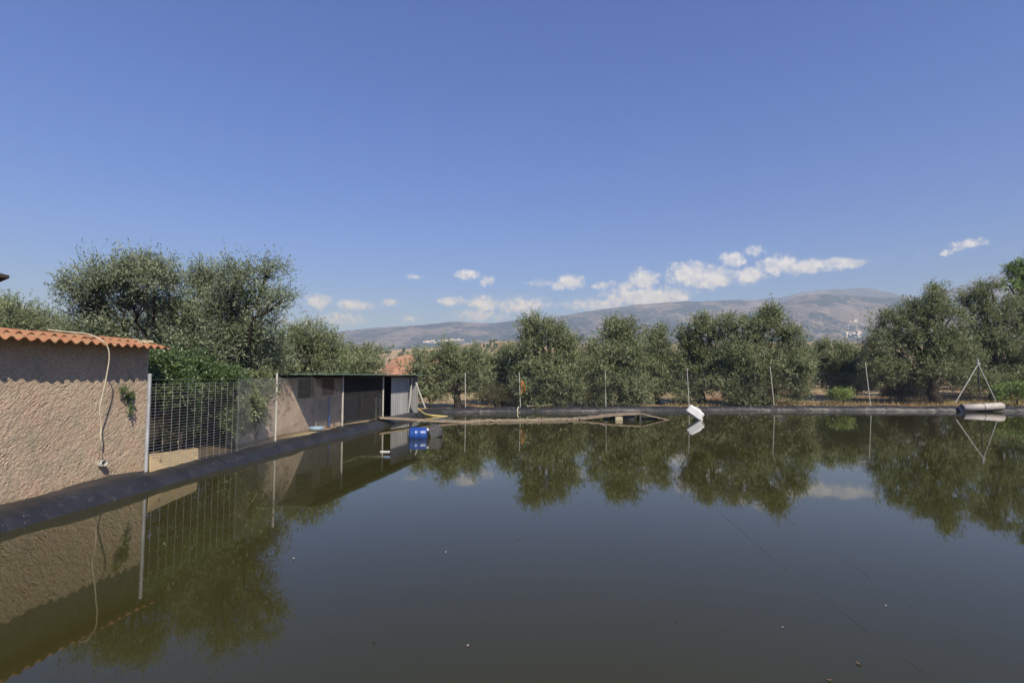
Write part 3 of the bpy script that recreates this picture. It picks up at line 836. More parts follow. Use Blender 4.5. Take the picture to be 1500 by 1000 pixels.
post(p1, at_y(216, 549, p1[1])[2], .038, fence, M['galvanised']); post(p2, at_y(403.5, 548, p2[1])[2], .034, fence, M['pale_post'])
post(p3_, 2.33, .042, fence, M['pale_post']); post(p4, 2.38, .042, fence, M['pale_post'])


def wires(a, b, zt_a, zt_b, zb, dx, dz, rad, diag=False):
    a, b = np.array(a[:2], float), np.array(b[:2], float); L = np.linalg.norm(b - a); e = (b - a) / L; nrm = np.array([e[1], -e[0]])
    segs = []
    top = lambda s: zt_a + (zt_b - zt_a) * s / L
    if not diag:
        for s in np.arange(dx * .5, L, dx): segs.append((s, zb, s, top(s), .004))
        for z in np.arange(zb, max(zt_a, zt_b) + .01, dz): segs.append((0, z, L, z, -.004))
    else:
        Hh = min(zt_a, zt_b) - zb
        for s in np.arange(-Hh, L, dx):
            s0, s1 = max(0, s), min(L, s + Hh); segs.append((s0, zb + s0 - s, s1, zb + s1 - s, .003))
            segs.append((s0, zb + Hh - (s0 - s), s1, zb + Hh - (s1 - s), -.003))
    mb = MB()
    for s0, z0, s1, z1, o in segs:
        A = np.array([*(a + e * s0 + nrm * o), z0]); B = np.array([*(a + e * s1 + nrm * o), z1]); mb.tube([A, B], rad, 4, cap=False)
    return mb


t33 = (at_x(333, 600, p1[0])[1] - p1[1]) / (p2[1] - p1[1])
pm = p1 + (p2 - p1) * t33
wires(p1 + [.05, 0, 0], pm + [.05, 0, 0], at_y(220, 560, p1[1])[2], at_y(333, 559, pm[1])[2], .2, .27, .068, .0034).build('welded_mesh', M['wire'], fence)
mb = wires(pm, p2, 2.27, 2.3, .2, .1, 0, .0036, True)
for q0, q1 in ((p2, p3_), (p3_, p4)):
    w = wires(q0, q1, 2.28, 2.3, .25, .11, 0, .0018, True); mb.add(w.v, w.f)
for q0, q1 in ((p1, p2), (p2, p3_), (p3_, p4)):
    for z in (2.28,): mb.tube([q0 + [0, 0, z - q0[2]], q1 + [0, 0, z - q1[2]]], .003, 4)
M['link_wire'] = simple('link_wire', (.2, .2, .2), (.34, .34, .33), 8, .6, .3)
mb.build('chain_link', M['link_wire'], fence)

# chipboard offcut leaning at the foot of the fence
xb = p1[0] + .075
A, B, C, D = at_x(219, 692, xb), at_x(289.5, 672, xb), at_x(289.5, 655.5, xb - .05), at_x(219, 665, xb - .05)
th = np.array([.018, 0, 0]); n8 = 14
edge = []
for t in np.linspace(0, 1, n8): edge.append(D + (C - D) * t + [0, 0, .008 * math.sin(t * 23)])
low = [A + (B - A) * t for t in np.linspace(0, 1, n8)]
G = np.array([low, edge]); mb = MB(); mb.grid(G); mb.grid(G[::-1] + th); mb.grid(np.stack([G[0] + th, G[0]])); mb.grid(np.stack([G[1], G[1] + th]))
mb.grid(np.stack([G[:, 0], G[:, 0] + th])); mb.grid(np.stack([G[:, -1] + th, G[:, -1]]))
o = mb.build('chipboard_panel', M['osb']); tag(o, 'yellowish chipboard offcut standing against the foot of the wire mesh', 'board')

# ------------------------------------------------------------------ shed with the green roof
E1 = np.array([.1676, .9859, 0]); NN = np.array([.9859, -.1676, 0]); ZZ = np.array([0, 0, 1.]); O0 = np.array([-8.3, 22.2, 0.])


def sh(a, o, z): return O0 + E1 * a + NN * o + ZZ * z


def shed_hit(u, v, o):
    d = ray(u, v); p = np.array([0, 0, H]); q = O0 + NN * o
    t = ((q - p) @ NN) / (d @ NN); h = p + d * t
    return (h - O0) @ E1, h[2]


shed = empty('animal_shed', sh(2, -1, .1), 'open-fronted shed with a thin green sheet roof on the left bank', 'shed')


def sbox(mb, a0, a1, o0, o1, z0, z1):
    return mb.box(sh((a0 + a1) / 2, (o0 + o1) / 2, (z0 + z1) / 2), (a1 - a0, o1 - o0, z1 - z0), E1, NN, ZZ)


aw0 = shed_hit(340, 560, 0)[0]; aw1 = shed_hit(500, 600, 0)[0]; aE = shed_hit(600.5, 570, .8)[0]; aP = shed_hit(573, 570, .8)[0]
aR1 = aE + .36; aR0 = -1.6
w1a, w1z1 = shed_hit(437, 553, 0); w1b, w1z0 = shed_hit(460, 582, 0)
w2a, w2z1 = shed_hit(472, 553, 0); w2b, w2z0 = shed_hit(490, 578, 0)
ZT = 2.26
mb = MB()
for a0, a1, z0, z1 in ((aw0, w1a, -.1, ZT), (w1a, w1b, -.1, w1z0), (w1b, w2a, -.1, ZT), (w2a, w2b, -.1, w2z0), (w2b, aw1, -.1, ZT)):
    sbox(mb, a0, a1, -.16, 0, z0, z1)
sbox(mb, w1a, w1b, -.15, -.01, w1z1, ZT); sbox(mb, w2a, w2b, -.15, -.01, w2z1, ZT)
mb.build('front_wall', M['shed_wall'], shed)
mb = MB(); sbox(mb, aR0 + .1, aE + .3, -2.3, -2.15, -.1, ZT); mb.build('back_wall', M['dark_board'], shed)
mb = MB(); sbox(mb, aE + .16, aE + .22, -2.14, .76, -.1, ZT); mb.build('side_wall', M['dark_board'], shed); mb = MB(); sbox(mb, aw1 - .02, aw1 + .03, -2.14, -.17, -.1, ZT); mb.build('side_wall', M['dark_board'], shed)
mb = MB(); sbox(mb, w2a + .004, w2b - .004, -.1, -.06, w2z0, w2z1 - .003); mb.build('shutter', M['brown_board'], shed)
mb = MB()
for q in np.linspace(w1a + .06, w1b - .06, 9): mb.tube([sh(q, -.05, w1z0), sh(q, -.05, w1z1)], .006, 5)
for q in np.linspace(w1z0 + .1, w1z1 - .1, 4): mb.tube([sh(w1a, -.04, q), sh(w1b, -.04, q)], .006, 5)
mb.build('window_grille', M['dark_wire'], shed)


def corr(a0, a1, o0, o1, z0, z1, along, pitch, amp, thick=.004):
    """corrugated sheet; along='a' ribs run across a"""
    k = int((a1 - a0) / pitch * 12) + 1; t = np.linspace(a0, a1, k); w = amp * np.tanh((3.0 if along == 'wall' else 1.2) * np.sin((t - a0) / pitch * 2 * math.pi))
    mb = MB(); g = []
    for sgn in (0, thick):
        if along == 'roof':
            rowsz = [np.array([sh(x, o0, z0 + y + sgn) for x, y in zip(t, w)]), np.array([sh(x, o1, z1 + y + sgn) for x, y in zip(t, w)])]
        else:
            rowsz = [np.array([sh(x, o0 + y + sgn, z0) for x, y in zip(t, w)]), np.array([sh(x, o0 + y + sgn, z1) for x, y in zip(t, w)])]
        g.append(np.array(rowsz))
    mb.grid(g[0]); mb.grid(g[1][::-1])
    for e in (0, 1): mb.grid(np.stack([g[0][e], g[1][e]]) if e == 0 else np.stack([g[1][e], g[0][e]]))
    mb.grid(np.stack([g[1][:, 0], g[0][:, 0]])); mb.grid(np.stack([g[0][:, -1], g[1][:, -1]]))
    return mb


corr(aR0, aR1, 1.5, -2.45, 2.42, 2.44, 'roof', .18, .018, .012).build('roof', M['green_sheet'], shed)
mb = MB()
sbox(mb, aR0 + .05, aR1 - .05, 1.02, 1.10, 2.33, 2.395); sbox(mb, aR0 + .05, aR1 - .05, -.12, -.04, ZT + .003, 2.395)
for a in np.arange(aR0 + .2, aR1, 1.5): sbox(mb, a, a + .06, -2.1, 1.0, 2.30, 2.385)
mb.build('roof_beam', M['dark_board'], shed)
M['sheet'] = simple('grey_sheet', (.25, .255, .27), (.36, .36, .365), 1.5, .5, .2, speck=((.3, .25, .2), 5, .68), stretch=(1, 1, .3))
corr(aP, aE, .8, .8, .16, 2.3, 'wall', .26, .03).build('sheet_panel', M['sheet'], shed)
fa = aE + .12
mb = MB(); mb.box(sh(fa, 1.03, 1.3), (.02, .42, 2.1), E1, NN, ZZ)
for q in np.linspace(.86, 1.2, 4): mb.box(sh(fa - .02, q, 1.3), (.02, .035, 2.09), E1, NN, ZZ)
mb.build('end_panel', M['sheet'], shed)
for (ua, va, oa), (ub, vb, ob) in (((603.5, 553, 1.2), (599.5, 597, 1.15)), ((609, 560, 1.25), (623, 598, 1.3))):
    y0 = sh(aE - .2, oa, 0)[1]
    A = at_y(ua, va, y0 - (.3 if ob < 1.2 else .7)); B = at_y(ub, vb, y0 - (.3 if ob < 1.2 else .7))
    mb = MB(); mb.tube([A, B], .045, 8); mb.build('brace', M['pale_post'], shed)
# things kept inside and along the shed
def thing1(mb, name, m, label, cat, smooth=False):
    return tag(mb.build(name, m, smooth=smooth), label, cat)


mb = MB(); A = shed_hit(463, 590, .12); B = shed_hit(480, 626, .12)
a0, a1, z1, z0 = A[0], B[0], A[1], .12
for a in (a0, a1): mb.tube([sh(a, .12, z0), sh(a, .12, z1)], .022, 6)
for z in (z0, z1): mb.tube([sh(a0, .12, z), sh(a1, .12, z)], .018, 6)
for a in np.arange(a0 + .08, a1, .08): mb.tube([sh(a, .115, z0), sh(a, .115, z1)], .005, 4)
for z in np.arange(z0 + .07, z1, .07): mb.tube([sh(a0, .125, z), sh(a1, .125, z)], .005, 4)
thing1(mb, 'wire_gate', M['wire'], 'small wire gate leaning on the shed wall under the brown shutter', 'gate')
A = shed_hit(482, 580, .25); mb = MB(); mb.tube(spline([sh(A[0] + .02, .25, A[1]), sh(A[0], .27, .8), sh(A[0] - .02, .3, .15)], 5), .034, 8)
thing1(mb, 'blue_pipe', M['blue_plastic'], 'upright blue pipe beside the small wire gate', 'pipe', True)
pb = sh(shed_hit(462, 627, .45)[0], .5, .2); mb = MB(); n = 20
R = [[pb + np.array([math.cos(2 * math.pi * q / n) * r, math.sin(2 * math.pi * q / n) * r * .8, z]) for q in range(n + 1)] for r, z in ((.02, .02), (.22, .02), (.3, .13), (.315, .13), (.235, 0), (.02, 0))]
mb.grid(np.array(R)); thing1(mb, 'basin', M['pale_blue'], 'pale blue basin on the bank before the shed wall', 'basin', True)
ab = shed_hit(512, 580, -1.9)[0]
mb = MB(); sbox(mb, ab - .3, ab + .35, -2.1, -1.6, 0, 1.3); sbox(mb, ab - .32, ab + .37, -2.12, -1.58, 1.3, 1.34); sbox(mb, ab, ab + .03, -1.6, -1.585, .05, 1.27)
M['blue_grey'] = simple('blue_grey', (.06, .085, .12), (.09, .12, .16), 2, .6)
thing1(mb, 'cabinet', M['blue_grey'], 'blue-grey cabinet in the dark back of the open shed', 'cabinet')
ab = shed_hit(540, 595, -1.2)[0]
mb = MB(); sbox(mb, ab - .9, ab + .5, -1.25, -1.2, .05, 1.2); sbox(mb, ab - .9, ab - .82, -1.2, -1.14, .05, 1.25); sbox(mb, ab + .42, ab + .5, -1.2, -1.14, .05, 1.25); sbox(mb, ab - .82, ab + .42, -1.2, -1.16, .6, .68)
thing1(mb, 'board_partition', M['brown_board'], 'brown board partition inside the open shed', 'partition')
a0 = shed_hit(550, 600, -.2)[0]
mb = MB()
for q in (0, .55): sbox(mb, a0 + q, a0 + q + .06, -.22, -.16, .05, 1.15)
sbox(mb, a0, a0 + .61, -.22, -.16, 1.15, 1.21)
for z in np.arange(.15, 1.15, .1): mb.tube([sh(a0 + .06, -.19, z), sh(a0 + .25, -.19, z)], .006, 4)
for q in np.arange(.06, .26, .05): mb.tube([sh(a0 + q, -.19, .05), sh(a0 + q, -.19, 1.15)], .005, 4)
thing1(mb, 'hutch_frame', M['pale_post'], 'pale hutch frame with wire inside the shed behind its second post', 'hutch')

# ------------------------------------------------------------------ far fence
def on_far(u, o=.75):
    """point on the far bank, o metres behind the waterline, at picture column u"""
    q = loop_offset(o); sel = q[:, 1] > 30; q = q[sel]
    uu = 750 + q[:, 0] / q[:, 1] * F
    i = np.argmin(np.abs(uu - u)); return np.array([q[i, 0], q[i, 1], .22])


ff = empty('wire_fence', (10, 38, .2), 'wire fence of thin posts along the far bank in front of the olives', 'fence')
pp = []
for ut, ub, vt in ((681.5, 682, 546), (760.5, 761.5, 546), (886.5, 887.5, 542), (1006.5, 1008.5, 540), (1128, 1131.5, 537), (1267.5, 1272, 531)):
    b = on_far(ub); t = at_y(ut, vt, b[1]); post(b, t[2], .028, ff, M['pale_post'], (t[0] - b[0], 0)); pp.append((b, t))
b = on_far(1700); pp.append((b, np.array([b[0], b[1], 2.7]))); b0 = on_far(640); pp.insert(0, (b0, np.array([b0[0], b0[1], 2.5])))
mb = MB()
for (b, t), (c, e) in zip(pp, pp[1:]):
    w = wires(b, c, 2.45, 2.45, .3, .1, 0, .0016, True); mb.add(w.v, w.f)
    mb.tube([[b[0], b[1], min(t[2], 2.55)], [c[0], c[1], min(e[2], 2.55)]], .006, 4); mb.tube([[b[0], b[1], 1.5], [c[0], c[1], 1.5]], .003, 4)
mb.build('chain_link', M['dark_wire'], ff)

b = on_far(761, .72); t0 = at_y(763, 557, b[1] - .08)
mb = MB()
for e in ((764, 577), (769.5, 572), (767, 563)):
    E = at_y(*e, b[1] - .1); A = t0
    pts = spline([A, A + (E - A) * .5 + [.06, -.03, .03], E], 6)
    G = np.array([[p + np.array([w, .0, .01 * w]) for p in pts] for w in (-.022, .022)]); mb.grid(G); mb.grid(G[::-1] + np.array([0, .012, 0]))
    mb.grid(np.stack([G[0] + [0, .012, 0], G[0]])); mb.grid(np.stack([G[1], G[1] + [0, .012, 0]]))
thing1(mb, 'strap', M['orange_web'], 'frayed orange straps hanging from a far fence post', 'strap')
mb = MB(); A = on_far(759.5, .35); q = [np.array([A[0], A[1], .36]), at_y(758, 600, A[1] - .25), at_y(759, 606, A[1] - .42), at_y(761, 611, A[1] - .6)]
q[-1][2] = max(q[-1][2], .0); mb.tube(spline(q, 5), .035, 6)
thing1(mb, 'rope', M['rope'], 'short pale rope hanging over the liner below the orange straps', 'rope', True)
mb = MB(); A, B = on_far(772, .95), on_far(808, .95); mb.tube([A + [0, 0, .12], B + [0, 0, .2]], .045, 8)
thing1(mb, 'wooden_pole', M['plank'], 'weathered pole lying on the far bank below the tallest middle olive', 'pole')

# ------------------------------------------------------------------ tripod and pipe at the right
tb = on_far(1436, .8); ap = at_y(1433, 533, tb[1]); tri = empty('tripod', (tb[0], tb[1], .2), 'tall tripod of three metal poles on the far bank at the right', 'tripod')
for uu, vv, dy, r in ((1400.5, 588, -.2, .029), (1458, 586, -.2, .029), (1435.5, 585, .7, .041)):
    q = at_y(uu, vv, tb[1] + dy); mb = MB(); mb.tube([q - (ap - q) * .04, ap + (ap - q) * .03], r, 8)
    mb.build('leg', M['pale_post'] if r < .04 else M['dark_wire'], tri)
mb = MB(); mb.tube([ap - [0, 0, .15], at_y(1432, 525.5, tb[1])], .05, 8); mb.box(ap, (.2, .16, .12), bev=.02); mb.build('head', M['galvanised'], tri)
A = at_y(1409, 597.5, 36.6); B = at_y(1469, 594.5, 36.6)
ax = (B - A) / np.linalg.norm(B - A); ex = np.array([0, 1., 0]); ez = np.cross(ax, ex)
ro = .245; n = 28; R = []
for rr, p in ((ro * .9, A + ax * .02), (ro - .015, A), (ro, A), (ro, A + (B - A) * .5), (ro, B - ax * .25), (ro * .97, B - ax * .1), (ro * .86, B - ax * .03), (ro * .5, B), (.01, B)):
    R.append([p + (ex * math.cos(2 * math.pi * q / n) + ez * math.sin(2 * math.pi * q / n)) * rr for q in range(n + 1)])
R[0] = [p + ax * .6 for p in R[0]]
mb = MB(); mb.grid(np.array(R)[:, ::-1]); pipe = mb.build('floating_pipe', M['dirty_white'], smooth=True)
tag(pipe, 'wide off-white pipe lying at the water edge below the tripod', 'pipe')
mb = MB(); p = A + ax * .3; mb.add([p + (ex * math.cos(2 * math.pi * q / n) + ez * math.sin(2 * math.pi * q / n)) * (ro - .02) for q in range(n)], [tuple(range(n))])
mb.build('bore_shade', M['shade_black'], pipe)  # black disc across the mouth, painted shade of the pipe's inside
mb = MB()
for t in (.5,):
    c = A + (B - A) * t; G = np.array([[c + ax * w + (ex * math.cos(2 * math.pi * q / n) + ez * math.sin(2 * math.pi * q / n)) * (ro + .006) for q in range(n + 1)] for w in (-.025, .025)]); mb.grid(G)
mb.build('strap', M['charcoal'], pipe, smooth=True)

# ------------------------------------------------------------------ floating walkway
wp = [(on_z(553, 610, .42)), (on_z(590, 612, .3)), (on_z(640, 615, .14)), on_z(690, 616.2, .06), on_z(770, 615, .05), on_z(850, 613, .06)]
walk = empty('floating_walkway', wp[3], 'long weathered plank walkway from the left bank out across the far water', 'walkway')


def plank_strip(pts, width, thick, seed, lumps=0):
    pts = np.array(pts, float); L = np.concatenate([[0], np.cumsum(np.linalg.norm(np.diff(pts, axis=0), axis=1))])
    n = int(L[-1] / .1) + 2; s = np.linspace(0, L[-1], n); c = np.stack([np.interp(s, L, pts[:, k]) for k in range(3)], 1)
    t = np.gradient(c, axis=0); t[:, 2] = 0; t /= np.linalg.norm(t, axis=1)[:, None]; nn = np.stack([t[:, 1], -t[:, 0], t[:, 2] * 0], 1)
    jag = fbm(p3(s * 3, 0, seed), 3, seed) * .02; top = fbm(p3(s * 2, 5, seed), 3, seed + 1) * .012 + (np.abs(fbm(p3(s * 3.1, 9, seed), 2, seed + 4)) * lumps)
    f = c + nn * (width / 2 + jag)[:, None]; b = c - nn * (width / 2 - jag)[:, None]
    z = np.array([0, 0, 1.]); U = top[:, None] * z
    ring = np.stack([f - z * thick, f + U, b + U, b - z * thick, f - z * thick], 0)
    mb = MB(); mb.grid(ring); mb.add(ring[:4, 0], [(0, 1, 2, 3)]); mb.add(ring[:4, -1], [(3, 2, 1, 0)])
    return mb


plank_strip(wp[:4] + [wp[3] + (wp[4] - wp[3]) * .15], .62, .09, 3).build('plank', M['plank'], walk)
plank_strip([wp[3] + (wp[4] - wp[3]) * .0 + [0, 0, .02], wp[4] + [0, 0, .02], wp[5] + [0, 0, .02]], .4, .07, 7, .05).build('plank', M['plank'], walk)
mb = MB()                                                     # rope lashed round the low stretch
rp = []
p0, p1r = wp[3] + [0, -.2, .03], wp[5] + [0, -.2, .05]
for t in np.linspace(0, 1, 240):
    c = p0 + (p1r - p0) * t; rp.append(c + [0, .05 * math.cos(t * 190 + 9 * math.sin(t * 17)), (.035 + .02 * math.sin(t * 43)) * math.sin(t * 190 + 9 * math.sin(t * 17))])
mb.tube(rp, .016, 5); mb.build('rope', M['rope'], walk, smooth=True)
apx = at_y(936, 604.3, 30.0); rt = at_y(980, 614.3, 30.0)
rp1 = on_z(848, 613, .06)
ramp_root = empty('duck_ramp', on_z(936, 614), 'low peaked wooden ramp at the end of the floating walkway', 'ramp')
plank_strip([rp1 + [0, 0, .02], rp1 + (apx - rp1) * .55 + [0, 0, .05], apx], .7, .07, 11, .05).build('plank', M['plank'], ramp_root)
plank_strip([apx + [.02, 0, .01], rt], .7, .06, 13).build('plank', M['plank'], ramp_root)
mb = MB()
for dy in (-.3, .3): mb.box((apx[0], apx[1] + dy, apx[2] / 2 - .08), (.09, .07, apx[2] - .02))
mb.box((apx[0] - .9, apx[1] + .1, .09), (1.3, .5, .2), bev=.03); mb.box((apx[0] + .6, apx[1] + .15, .03), (.9, .3, .13), bev=.02)
mb.box((apx[0] - 1.75, apx[1] + .1, .02), (.3, .4, .16), bev=.02)
mb.build('float', M['charcoal'], ramp_root)
c = at_y(905.5, 615, 29.7); mb = MB(); mb.box((c[0], 29.55, .06), (.4, .2, .2), bev=.012); mb.box((c[0] + .02, 29.55, .165), (.3, .16, .03), bev=.01)
thing1(mb, 'block', M['concrete'], 'yellowish block tucked under the low peaked ramp', 'block')

# ------------------------------------------------------------------ floating containers
def lathe(mb, A, ax, prof, n=26, sq=None):
    ax = np.array(ax, float) / np.linalg.norm(ax); e1 = np.cross(ax, [0, 0, 1]); e1 /= np.linalg.norm(e1); e2 = np.cross(e1, ax)
    mb.grid(np.array([[A + ax * t + (e1 * math.cos(2 * math.pi * q / n) + e2 * math.sin(2 * math.pi * q / n)) * r for q in range(n + 1)] for t, r in prof])[:, ::-1]); return mb


c = on_z(597.5, 643, 0); wdt = 26 * c[1] / F
A = np.array([c[0], c[1] + .24, .15]); ax = np.array([1, .12, .0])
pr = [(0, .01), (0, .2), (.02, .255), (.05, .268), (.09, .27), (wdt * .33, .27), (wdt * .35, .276), (wdt * .37, .27), (wdt * .63, .27), (wdt * .65, .276), (wdt * .67, .27), (wdt - .05, .265), (wdt - .02, .25), (wdt, .21), (wdt - .01, .01)]
mb = MB(); lathe(mb, A, ax, pr, 32); drum = mb.build('blue_drum', M['blue_plastic'], smooth=True); tag(drum, 'blue plastic drum floating on its side near the left corner', 'drum')
mb = MB(); lathe(mb, A + np.array([wdt - .012, .04, .17]), ax, [(0, .01), (0, .055), (.06, .055), (.07, .045), (.07, .01)], 16); mb.build('cap', M['white_plastic'], drum, smooth=True)
c2 = on_z(635.5, 640.5, 0)
mb = MB(); ex = np.array([.93, .2, .32]); ex /= np.linalg.norm(ex); ez = np.cross(ex, [-.2, .98, 0]); ez = ez if ez[2] > 0 else -ez; ey = np.cross(ez, ex)
cc_ = np.array([c2[0], c2[1] + .25, .17]); mb.box(cc_, (.56, .4, .5), ex, ey, ez, .09)
jer = mb.build('jerrycan', M['charcoal']); tag(jer, 'dark grey jerrycan floating tilted beside the blue drum', 'jerrycan')
mb = MB(); mb.tube(spline([cc_ + ez * .25 - ex * .18, cc_ + ez * .3 - ex * .1, cc_ + ez * .3 + ex * .1, cc_ + ez * .25 + ex * .18], 5), .022, 7); mb.build('handle', M['charcoal'], jer, smooth=True)
# white container, tilted down to the right
yc = 29.8
ctr = at_y(1018.5, 604.5, yc); ctr[1] = yc
ex = np.array([.70, -.42, -.57]); ex /= np.linalg.norm(ex)
ey = np.cross([0.25, .1, 1.], ex); ey /= np.linalg.norm(ey); ez = np.cross(ex, ey)
mb = MB(); mb.box(ctr, (.88, .5, .46), ex, ey, ez, .06)
wc = mb.build('white_container', M['white_plastic']); tag(wc, 'white plastic container floating tilted before the far bank', 'container')
mb = MB(); e_ = ctr + ex * .44; mb.tube([e_ - ez * .1, e_ - ez * .1 + ex * .07], .06, 14); mb.build('cap', M['white_plastic'], wc)
mb = MB(); mb.tube(spline([ctr + ez * .22 + ex * .2, ctr + ez * .28 + ex * .12, ctr + ez * .28 - ex * .12, ctr + ez * .22 - ex * .2], 5), .022, 7); mb.build('handle', M['white_plastic'], wc, smooth=True)

c = on_z(564, 661, .015); mb = MB(); mb.box((c[0], c[1], .012), (.3, .06, .035), bev=.008); mb.box((c[0] - .05, c[1] + .03, .012), (.03, .1, .03), bev=.008)
thing1(mb, 'floating_lath', M['white_plastic'], 'short white lath floating before the shed', 'lath')

# yellow hose over the corner of the bank
cz = lambda u, v, y: at_y(u, v, y)
q = [cz(606, 594, 33.8), cz(611, 598, 33.4), cz(617, 602.5, 33), cz(623, 606.5, 32.4), cz(632, 608.3, 32.1), cz(644, 609.2, 32.3), cz(656, 611.5, 32.5)]
q[-1][2] = -.04
mb = MB(); mb.tube(spline(q), .058, 9); thing1(mb, 'yellow_hose', M['yellow_hose'], 'thick yellow hose running over the corner of the bank into the water', 'hose', True)
pb = at_y(602.5, 598, 32.0); pb[2] = .22; mb = MB(); lathe(mb, pb, (0.001, 0, 1), [(0, .01), (0, .1), (.2, .13), (.21, .14), (.215, .13), (.03, .1), (.03, .01)], 18)
thing1(mb, 'bucket', M['white_plastic'], 'small white bucket at the far corner of the green-roofed shed', 'bucket', True)

# sunken thread-like lines on the surface
for lab, pts in (('faint dark line across the water left of centre', [(865, 733), (790, 775), (700, 815), (620, 860), (555, 898)]),
                 ('longest faint dark line across the water, running to the lower right', [(1140, 748), (1200, 795), (1260, 836), (1310, 870), (1390, 930), (1490, 988)]),
                 ('faint dark line across the water just left of the longest one', [(985, 700), (1060, 755), (1120, 808), (1175, 852), (1280, 932), (1360, 992)])):
    g = spline([on_z(u, v, 0) for u, v in pts], 30); rgl = np.random.default_rng(len(lab))
    g[:, :2] += np.stack([fbm(p3(np.arange(len(g)) * .12, k, 3), 3, 12) for k in (0, 5)], 1) * .02
    mb = MB(); nz_ = fbm(p3(np.arange(len(g)) * .09, 2, len(lab)), 2, 19)
    w = (np.abs(fbm(p3(np.arange(len(g)) * .3, 0, len(lab)), 3, 4)) * .0018 + .0005) * np.clip(nz_ * 3 + .8, .12, 1)
    for i in range(len(g) - 1):
        t = g[i + 1] - g[i]; nrm = np.array([-t[1], t[0], 0]); nrm /= np.linalg.norm(nrm)
        mb.add([g[i] + nrm * w[i] + [0, 0, .003], g[i] - nrm * w[i] + [0, 0, .003], g[i + 1] - nrm * w[i + 1] + [0, 0, .003], g[i + 1] + nrm * w[i + 1] + [0, 0, .003]], [(0, 1, 2, 3)])
    o = mb.build('floating_line', M['thread']); tag(o, lab, 'line', 'faint lines on the pond')

# specks floating on the water
M['brown_bit'] = simple('brown_bit', (.12, .07, .04), (.2, .13, .08), 30, .8)
SPK = .42
for lab, u, v, sz, m in (('tiny white petal floating left of centre', 653, 808, .035, 'white_plastic'), ('pale curled leaf floating below the shed reflection', 430, 818, .05, 'dirty_white'), ('dark leaf lying flat right of the olive reflection on the left', 436, 774, .05, 'thread'),
                      ('dark seed pod floating in the lower left centre', 548, 940, .035, 'thread'), ('pale bit of straw floating low in the middle', 685, 945, .035, 'dirty_white'), ('dark leaf floating low in the right half', 990, 910, .03, 'thread'),
                      ('reddish brown leaf floating near the bottom right', 1258, 972, .05, 'brown_bit'), ('dry twig tip floating at the bottom edge right of centre', 1215, 996, .05, 'brown_bit'), ('pale speck floating on the right half of the water', 1298, 887, .035, 'dirty_white'),
                      ('small white flower floating near the far bank', 1220, 613.5, .12, 'white_plastic'), ('grey flake floating right of the lowest line', 1146, 918, .03, 'dirty_white')):
    sz *= SPK; c = on_z(u, v, .006); mb = MB(); w = random.uniform(0, 3); e1 = np.array([math.cos(w), math.sin(w), .06]); e2 = np.array([-math.sin(w), math.cos(w), 0])
    P = np.array([[c + e1 * sz * x + e2 * sz * .42 * y * (1 - x * x) ** .5 + [0, 0, sz * .35 * (x * x + y * y * .5)] for x in np.linspace(-.98, .98, 7)] for y in (-1, 0, 1)]); mb.grid(P); mb.grid(P[::-1] - [0, 0, .004])
    thing1(mb, 'floating_leaf', M[m], lab, 'leaf', True)

# ------------------------------------------------------------------ white villages on the far slopes
def houses(bv, spots, label, group, base):
    proto = None
    for u, v, w in spots:
        d = Vector(ray(u, v)).normalized(); hit = bv.ray_cast(Vector((0, 0, H)), d)
        if hit[0] is None: continue
        p = hit[0]; k = p.length / F
        if proto is None:
            proto = empty('village_house', (0, 0, 0), label, 'house', group)
            mb = MB(); mb.box((0, 0, .1), (1, .8, .8)); mb.build('wall', M['white_wall'], proto)
            mb = MB(); mb.add([(-.54, -.44, .5), (.54, -.44, .5), (.54, .44, .5), (-.54, .44, .5), (-.54, 0, .68), (.54, 0, .68)], [(0, 1, 5, 4), (2, 3, 4, 5), (0, 4, 3), (1, 2, 5), (3, 2, 1, 0)]); mb.build('roof', M['clay_roof'], proto)
            r = proto
        else:
            r = proto.copy(); COL.objects.link(r)
            for ch in [c for c in COL.objects if c.parent == proto]:
                c = ch.copy(); COL.objects.link(c); c.parent = r
        r.location = p; r.rotation_euler = (0, 0, random.uniform(-.4, .4)); s = w * k; r.scale = (s, s * .8, s * base)


rv = random.Random(5)
sp = [(622 + i * 2.6 + rv.uniform(-1, 1), 500.5 + rv.uniform(-1.6, 1.6), rv.uniform(2.5, 5)) for i in range(9)] + [(646 + i * 2.9 + rv.uniform(-1, 1), 499 - i * .12 + rv.uniform(-1, 1), rv.uniform(3, 6)) for i in range(12)] + [(686 + i * 6 + rv.uniform(-1, 1), 503.5, 3) for i in range(3)]
houses(bv_main, sp, 'tiny white house in the village strung along the far left slope', 'white houses of the left village', .7)
sp = [(1240 + rv.uniform(-1, 20), rv.uniform(486, 494), rv.uniform(2.5, 5)) for i in range(14)] + [(1249 + rv.uniform(-4, 6), 470.5 + rv.uniform(-1, 1), rv.uniform(3, 4.5)) for i in range(4)] + [(1235 + rv.uniform(-4, 20), rv.uniform(474, 484), 1.8) for i in range(6)]
houses(bv_fore, sp, 'tiny white house in the village on the right foothill', 'white houses of the right village', .7)

# ------------------------------------------------------------------ haze: one closed box of thin air
HZ_TOP, HZ_R = 740, 5200
mb = MB(); mb.box((0, 2500, (HZ_TOP - 4) / 2), (2 * HZ_R, 2 * HZ_R - 1000, HZ_TOP + 4))
m = bpy.data.materials.new('haze_air'); m.use_nodes = True; nt = m.node_tree; nt.nodes.clear(); out = nd(nt, 'OutputMaterial')
vol = nd(nt, 'VolumePrincipled', {'Color': (.43, .585, 1.0), 'Density': .00034, 'Absorption Color': (1, 1, 1), 'Anisotropy': .0})
nt.links.new(vol.outputs[0], out.inputs['Volume'])
o = mb.build('haze', m); tag(o, kind='stuff'); o['label'] = 'thin blue haze filling the valley air'; o['category'] = 'haze'

